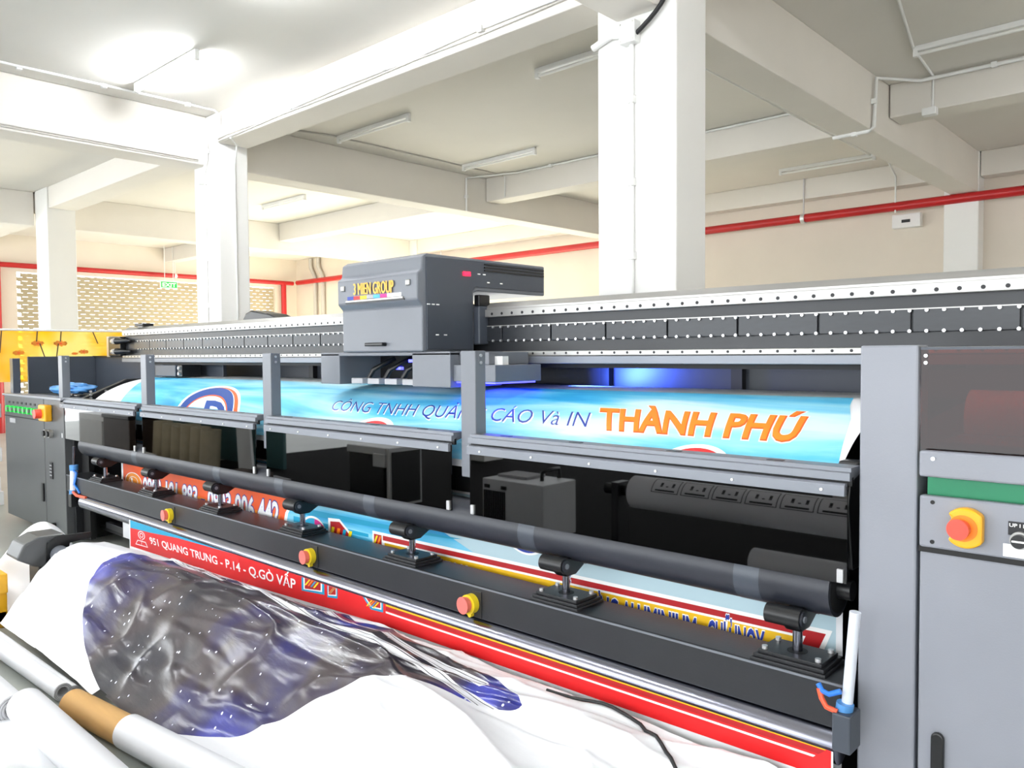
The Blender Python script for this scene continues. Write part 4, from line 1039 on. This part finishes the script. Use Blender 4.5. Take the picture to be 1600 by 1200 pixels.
    rr = mth('SUBTRACT', 0.42, mth('MULTIPLY', sf, 0.14)); L(rr, p.inputs['Roughness'])
    L(mth('MULTIPLY', sf, 0.35), p.inputs['Coat Weight']); p.inputs['Coat Roughness'].default_value = 0.2
    bn = node('ShaderNodeTexNoise'); bn.inputs['Scale'].default_value = 9; bn.inputs['Detail'].default_value = 5; bn.inputs['Distortion'].default_value = 0.25
    mp2 = node('ShaderNodeMapping'); mp2.inputs['Rotation'].default_value = (0, 0, 0.5); mp2.inputs['Scale'].default_value = (0.45, 2.0, 1); L(tc.outputs['Object'], mp2.inputs['Vector']); L(mp2.outputs[0], bn.inputs['Vector'])
    bu = node('ShaderNodeBump'); bu.inputs['Strength'].default_value = 0.28; bu.inputs['Distance'].default_value = 0.02
    L(mth('MULTIPLY', bn.outputs['Fac'], mth('ADD', 0.25, mth('MULTIPLY', sf, 0.75))), bu.inputs['Height']); L(bu.outputs['Normal'], p.inputs['Normal'])
    me.materials.append(m)
    o = bpy.data.objects.new('draped_banner', me); COL.objects.link(o); place(o, None, o0)
    tag(o, 'white vinyl sheet with a starry navy print heaped over the take-up bar', 'banner')
    return o
build_drape()

# take-up stand at the left end of the heap
ts = thing('take_up_stand', 'grey take-up bracket and bar holding the heaped starry banner', 'stand', (-5.25, 1.6, 0))
MB().prism('x', [(1.40, 0.385), (1.44, 0.465), (1.52, 0.50), (1.66, 0.497), (1.68, 0.42), (1.66, 0.30), (1.50, 0.325)], -5.40, -5.18).build('bracket', 'cabinet_paint', ts, bev=0.012)
MB().prism('x', [(1.55, 0.34), (1.56, 0.46), (1.62, 0.492), (1.80, 0.485), (1.80, 0.45), (1.68, 0.44), (1.655, 0.31)], -5.18, -5.165).build('bracket_face', 'black_plastic', ts)
MB().box(-5.38, -5.20, 1.52, 1.64, 0.0, 0.335).build('foot', 'black_paint', ts, bev=0.006)
MB().cyl((-5.17, 1.62, 0.385), (-1.0, 1.82, 0.12), 0.035, 16).build('take_up_bar', 'aluminium', ts)
MB().cyl((-5.165, 1.62, 0.385), (-5.09, 1.623, 0.381), 0.050, 20).build('bar_collar', 'aluminium_dull', ts, bev=0.006)
# ================================================================== ROLLS ON THE FLOOR
def media_roll(p0, p1, r, ri, label, m='paper_white', wraps=3, group='white media rolls'):
    root = thing('media_roll', label, 'media roll', (p0[0], p0[1], p0[2] - r), group)
    p0 = Vector(p0); p1 = Vector(p1); d = (p1 - p0).normalized()
    MB().pipe(p0, p1, r, ri, 32).build('roll', m, root)
    for k in range(wraps):
        rr = ri + (r - ri) * (k + 0.5) / wraps
        MB().pipe(p1 - d * 0.002, p1 + d * 0.0015 * (k + 1), rr, rr - (r - ri) / wraps * 0.35, 28).build('wrap_edge', 'paper_grey', root)
    MB().cyl(p1 - d * 0.3, p1 - d * 0.29, ri * 0.99, 20).build('core_plug', 'black_paint', root)
    return root
media_roll((-5.9, 1.15, 0.041), (-3.90, 1.222, 0.041), 0.040, 0.022, 'narrow white media roll with a hollow end beside the heap')
media_roll((-5.9, 1.235, 0.030), (-3.905, 1.268, 0.030), 0.0255, 0.012, 'thinnest white media roll tucked under the heap edge')
rc_ = media_roll((-5.6, 0.985, 0.065), (-3.80, 0.997, 0.065), 0.062, 0.028, 'thick white media roll with layered end at the left edge')
media_roll((-2.2, 1.03, 0.075), (-3.785, 1.04, 0.075), 0.072, 0.045, 'large white media roll lying in the foreground')
tp = thing('cardboard_tube', 'brown cardboard tube partly wrapped in white vinyl', 'cardboard tube', (-3.3, 1.21, 0))
MB().pipe((-3.68, 1.192, 0.064), (-2.2, 1.36, 0.064), 0.060, 0.050, 32).build('tube', 'cardboard', tp)
MB().pipe((-3.225, 1.2437, 0.068), (-2.2, 1.36, 0.068), 0.0665, 0.0605, 32).build('wrap', 'paper_white', tp)
# loose sheets
def sheet(name, x0, x1, y0, y1, fz, m, label, cat='sheet', n=40):
    mb = MB()
    vs = []
    for j in range(n + 1):
        for i in range(n + 1):
            x = x0 + (x1 - x0) * i / n; y = y0 + (y1 - y0) * j / n
            vs.append((x, y, fz(x, y)))
    mb.add(vs, [(j * (n + 1) + i, j * (n + 1) + i + 1, (j + 1) * (n + 1) + i + 1, (j + 1) * (n + 1) + i) for j in range(n) for i in range(n)], True)
    return tag(mb.build(name, m, recalc=False), label, cat)
sheet('vinyl_sheet', -3.95, -1.9, 0.45, 0.985, lambda x, y: 0.012 + 0.10 * math.exp(-((y - 0.80) / 0.11) ** 2) * max(0, min(1, (x + 3.55) / 0.4)) + 0.012 * noise.noise(Vector((x * 2, y * 5, 2))) + 0.02, 'vinyl_white', 'loose white vinyl sheet in the lower left corner')
sheet('vinyl_sheet', -6.6, -5.45, 1.42, 2.1, lambda x, y: 0.02 + 0.42 * math.exp(-((x + 6.05) / 0.30) ** 2 - ((y - 1.78) / 0.24) ** 2) + 0.03 * noise.noise(Vector((x * 4, y * 6, 5))) * math.exp(-((x + 6.05) / 0.4) ** 2) , 'vinyl_white', 'crumpled white vinyl heap behind the take-up bracket')
# yellow frame at the left edge
yf = thing('yellow_trolley', 'yellow painted steel trolley with a white roller at the left edge', 'trolley', (-5.6, 1.36, 0))
MB().box(-6.2, -5.20, 1.30, 1.36, 0.20, 0.315).build('side_bar', 'yellow_frame', yf, bev=0.008)
MB().box(-6.2, -5.22, 1.30, 1.36, 0.02, 0.10).build('lower_bar', 'yellow_frame', yf, bev=0.008)
MB().box(-5.30, -5.22, 1.30, 1.36, 0.0, 0.30).build('upright', 'yellow_frame', yf, bev=0.006)
MB().cyl((-6.0, 1.27, 0.17), (-5.24, 1.27, 0.17), 0.022, 16).build('roller', 'aluminium', yf)
# blue bag and small things on the left tray
bm_ = bmesh.new(); bmesh.ops.create_icosphere(bm_, subdivisions=4, radius=1.0)
for v in bm_.verts:
    q = v.co.copy(); nn = noise.noise(q * 2.3) * 0.35 + noise.noise(q * 5.1) * 0.18
    v.co = Vector((q.x * 0.30, q.y * 0.15, max(-0.04, q.z * 0.055))) * (1 + nn)
    v.co.z = max(-0.045, v.co.z)
me = bpy.data.meshes.new('plastic_bag'); bm_.to_mesh(me); bm_.free()
for p in me.polygons: p.use_smooth = True
me.materials.append(MATS['blue_plastic']); bag = bpy.data.objects.new('plastic_bag', me); COL.objects.link(bag); place(bag, None, (-7.85, 2.62, 1.262))
tag(bag, 'crumpled pale blue plastic bag on the left cabinet tray', 'bag')
kn = thing('utility_knife', 'black knife lying by the blue bag on the tray', 'knife', (-7.5, 2.5, 1.215))
MB().box(-7.62, -7.40, 2.46, 2.50, 1.216, 1.238).build('handle', 'black_plastic', kn, bev=0.006)
MB().box(-7.40, -7.32, 2.47, 2.49, 1.220, 1.228).build('blade', 'aluminium', kn)
# yellow see-through film hung behind the left end
yfm = thing('yellow_film', 'translucent yellow printed film with daisies hung behind the left end', 'printed film', (-9.4, 2.5, 1.3))
yf_sheet = MB().box(-9.403, -9.400, 1.9, 4.05, 1.30, 1.835).build('film', 'yellow_film', yfm)
ff = lambda u, v, l: (-9.40 + l, u, v)
for cx, cz, r in ((2.80, 1.70, 0.055), (3.02, 1.70, 0.060), (2.62, 1.60, 0.05), (3.25, 1.61, 0.045), (3.16, 1.59, 0.03)):
    put_poly('flower', [[(cx + r * (1 + 0.22 * math.cos(9 * t)) * math.cos(t), cz + 0.5 * r * (1 + 0.22 * math.cos(9 * t)) * math.sin(t)) for t in [2 * math.pi * i / 54 for i in range(54)]]], ff, 0.002, 'ink_amber', yf_sheet)
    put_poly('flower_heart', [ell(cx, cz, r * 0.3, r * 0.16, 0, 14)], ff, 0.003, 'ink_rust', yf_sheet)
for x0, z0, x1, z1 in ((2.80, 1.83, 2.79, 1.72), (3.03, 1.83, 3.02, 1.72), (2.82, 1.70, 2.88, 1.50), (3.0, 1.7, 2.97, 1.5), (3.35, 1.83, 3.40, 1.70), (2.47, 1.83, 2.45, 1.6)):
    put_poly('stem', [[(x0 - 0.006, z0), (x0 + 0.006, z0), (x1 + 0.006, z1), (x1 - 0.006, z1)]], ff, 0.0025, 'dark_wood', yf_sheet)
MB().cyl((-9.40, 1.9, 1.84), (-9.40, 4.05, 1.84), 0.012, 10).build('top_bar', 'white_plastic', yfm)
for y in (1.95, 4.0):
    MB().cyl((-9.40, y, 0.0), (-9.40, y, 1.84), 0.015, 10).build('stand_leg', 'white_plastic', yfm)

# ================================================================== WHAT THE SMOKED DOORS MIRROR (behind the photographer)
ch = thing('chiller_unit', 'grey chiller unit with a black carry handle mirrored in the guard doors', 'chiller', (-4.55, -0.5, 0))
MB().box(-4.95, -4.25, -0.80, -0.36, 0.0, 0.46).build('case', 'chiller_grey', ch, bev=0.008)
for k in range(12):
    MB().box(-4.93 + k * 0.022, -4.918 + k * 0.022, -0.362, -0.352, 0.06, 0.36).build('louvre', 'black_plastic', ch)
MB().tube([(-4.42, -0.55, 0.46), (-4.42, -0.55, 0.53), (-4.40, -0.62, 0.55), (-4.40, -0.75, 0.55), (-4.42, -0.78, 0.46)], 0.018, 10).build('handle', 'black_plastic', ch)
MB().box(-4.90, -4.55, -0.75, -0.5, 0.46, 0.485).build('tool_tray', 'paper_grey', ch, bev=0.006)
for x in (-4.92, -4.72): MB().box(x, x + 0.06, -0.362, -0.350, 0.38, 0.41).build('switch', 'black_plastic', ch)
lr = thing('label_roll', 'roll of printed label sheets on a feed bar mirrored at the right', 'label roll', (-2.4, -0.15, 0))
MB().cyl((-3.2, -0.15, 0.56), (-0.9, -0.15, 0.56), 0.115, 32).build('roll', 'paper_white', lr)
MB().cyl((-3.45, -0.15, 0.56), (-3.2, -0.15, 0.56), 0.04, 16).build('core', 'black_plastic', lr)
MB().box(-3.36, -3.30, -0.22, -0.08, 0.0, 0.62).build('stand', 'black_paint', lr)
MB().box(-0.92, -0.86, -0.22, -0.08, 0.0, 0.62).build('stand', 'black_paint', lr)
rl = lambda u, v, l: (u, -0.15 + (0.115 + l) * math.sin(v), 0.56 + (0.115 + l) * math.cos(v))
for k in range(9):
    x = -3.0 + k * 0.23
    put_band('label_frame', ring([(x, 0.2), (x + 0.21, 0.2), (x + 0.21, 1.25), (x, 1.25)], [(x + 0.006, 0.25), (x + 0.204, 0.25), (x + 0.204, 1.21), (x + 0.006, 1.21)]), rl, 0.001, 'ink_black', lr)
    put_text('label_print', '1.1', [(x + 0.17, 0.85), (x + 0.06, 0.85), (x + 0.06, 0.55), (x + 0.17, 0.55)], rl, 0.001, 'ink_black', lr, fat=0.03)
    put_poly('label_line', [[(x + 0.03, 1.05), (x + 0.18, 1.05), (x + 0.18, 1.15), (x + 0.03, 1.15)]], rl, 0.001, 'ink_black', lr)
MB().cyl((-2.25, -0.05, 0.24), (-0.9, -0.05, 0.24), 0.085, 28).build('spare_roll', 'paper_white', lr)
MB().box(-2.3, -0.9, -0.13, 0.03, 0.0, 0.16).build('spare_rest', 'dark_wood', lr)
pcn = thing('computer_case', 'black computer case with white edges mirrored in the middle door', 'computer', (-6.6, -0.6, 0))
MB().box(-7.05, -6.45, -0.85, -0.45, 0.0, 0.52).build('case', 'black_plastic', pcn, bev=0.01)
MB().box(-7.08, -6.42, -0.86, -0.44, 0.52, 0.60).build('top_cover', 'pc_white', pcn, bev=0.01)
MB().box(-6.62, -6.42, -0.46, -0.43, 0.40, 0.54).build('front_badge', 'pc_white', pcn, bev=0.01)
MB().box(-6.40, -6.36, -0.87, -0.44, 0.0, 0.60).build('side_panel', 'pc_white', pcn)
MB().box(-6.355, -6.345, -0.84, -0.47, 0.03, 0.56).build('side_glass', 'black_plastic', pcn)
bd = tag(MB().prism('y', [(-5.55, 0.0), (-5.42, 0.0), (-5.30, 1.15), (-5.40, 1.15)], -0.62, -0.60).build('leaning_board', 'paper_grey'), 'pale grey board leaning upright mirrored beside the chiller', 'board')
random.seed(5)
for k in range(6):
    x = -12.0 + k * 0.30
    tag(MB().pipe((x, -0.6, 0.0), (x + 0.03, -0.62, 0.58 - 0.02 * (k % 3)), 0.135, 0.05, 20).build('standing_roll', 'beige_roll'),
        'upright beige roll, %s in the row mirrored in the left door' % ('first', 'second', 'third', 'fourth', 'fifth', 'sixth')[k], 'material roll', 'upright rolls in the row')
tag(MB().box(-14.4, -9.6, -1.25, -1.2, 0.0, 1.2).build('teal_board', 'teal_sheet'), 'dark teal board standing behind the row of upright rolls', 'board')
tag(MB().prism('y', [(-9.35, 0.0), (-9.0, 0.0), (-9.1, 0.78), (-9.42, 0.78)], -0.45, -0.42).build('leaning_board', 'paper_white'), 'white board leaning beside the upright rolls', 'board')
bx = thing('storage_box', 'dark brown box with lid mirrored at the far left', 'box', (-12.8, -0.3, 0))
MB().box(-13.3, -12.3, -0.7, -0.25, 0.0, 0.60).build('box_body', 'dark_wood', bx, bev=0.01)
MB().box(-13.32, -12.28, -0.72, -0.23, 0.60, 0.66).build('lid', 'black_paint', bx, bev=0.01)
cb = thing('white_cabinet', 'low white cabinet mirrored at the far left beside the brown box', 'cabinet', (-13.9, -0.5, 0))
MB().box(-14.5, -13.36, -0.9, -0.3, 0.0, 0.62).build('body', 'pc_white', cb, bev=0.01)
MB().box(-14.4, -13.46, -0.3, -0.285, 0.08, 0.52).build('door', 'chiller_grey', cb, bev=0.004)
for k, (x, y, a, w) in enumerate(((-11.6, -0.10, 0.1, 0.38), (-10.75, -0.12, -0.1, 0.35), (-9.9, -0.10, 0.08, 0.40), (-8.75, -0.55, 0.1, 0.22), (-8.45, -0.05, -0.1, 0.30))):
    c, sn = math.cos(a), math.sin(a); hgt = (0.18, 0.10, 0.14, 0.05, 0.22)[k]
    tag(MB().prism('z', [(x + c * dx - sn * dy, y + sn * dx + c * dy) for dx, dy in ((-w, -0.12), (w, -0.12), (w, 0.12), (-w, 0.12))], 0.0, hgt).build('paper_stack', ('paper_white', 'paper_grey', 'paper_white', 'paper_grey', 'dark_wood')[k]),
        ('thick white paper stack by the upright rolls', 'grey paper stack beside the white one', 'long white paper stack on the floor', 'thin grey paper stack near the mat', 'dark red-brown stack of sheets near the mat')[k], 'paper stack', 'paper stacks on the floor')
tag(MB().box(-11.2, 0.6, -5.2, 0.15, 0.0, 0.002).build('darkening_mat', 'mat_black'), 'wide black mat added behind the photographer to darken the door reflections', 'mat')  # unseen floor cover, added so the doors mirror a dark ground

# small things at the left edge and on the heap
ps = thing('panel_stack', 'stack of pale plastic panels on the floor at the left edge', 'panel stack', (-9.9, 2.2, 0))
for k in range(8):
    MB().box(-10.3 + 0.02 * (k % 3), -9.6 - 0.015 * (k % 2), 1.5, 2.50 - 0.02 * (k % 3), 0.154 * k, 0.154 * k + 0.146).build('panel', ('paper_white', 'paper_grey')[k % 4 == 2], ps, bev=0.006)
cp = [(-1.80, 2.12), (-1.74, 2.13), (-1.575, 2.145), (-1.42, 2.14), (-1.31, 2.09), (-1.2, 2.02), (-1.1, 1.94), (-1.0, 1.85), (-0.92, 1.74)]
pts = []
for a, b in zip(cp, cp[1:]):
    for t in (0, 0.25, 0.5, 0.75):
        x = a[0] + (b[0] - a[0]) * t; y = a[1] + (b[1] - a[1]) * t; pts.append((x, y, drape(x, y) + 0.007))
tag(MB().tube(pts, 0.006, 8).build('hem_cord', 'cable_black'), 'black cord lying on the white heap below the red strip', 'cord')
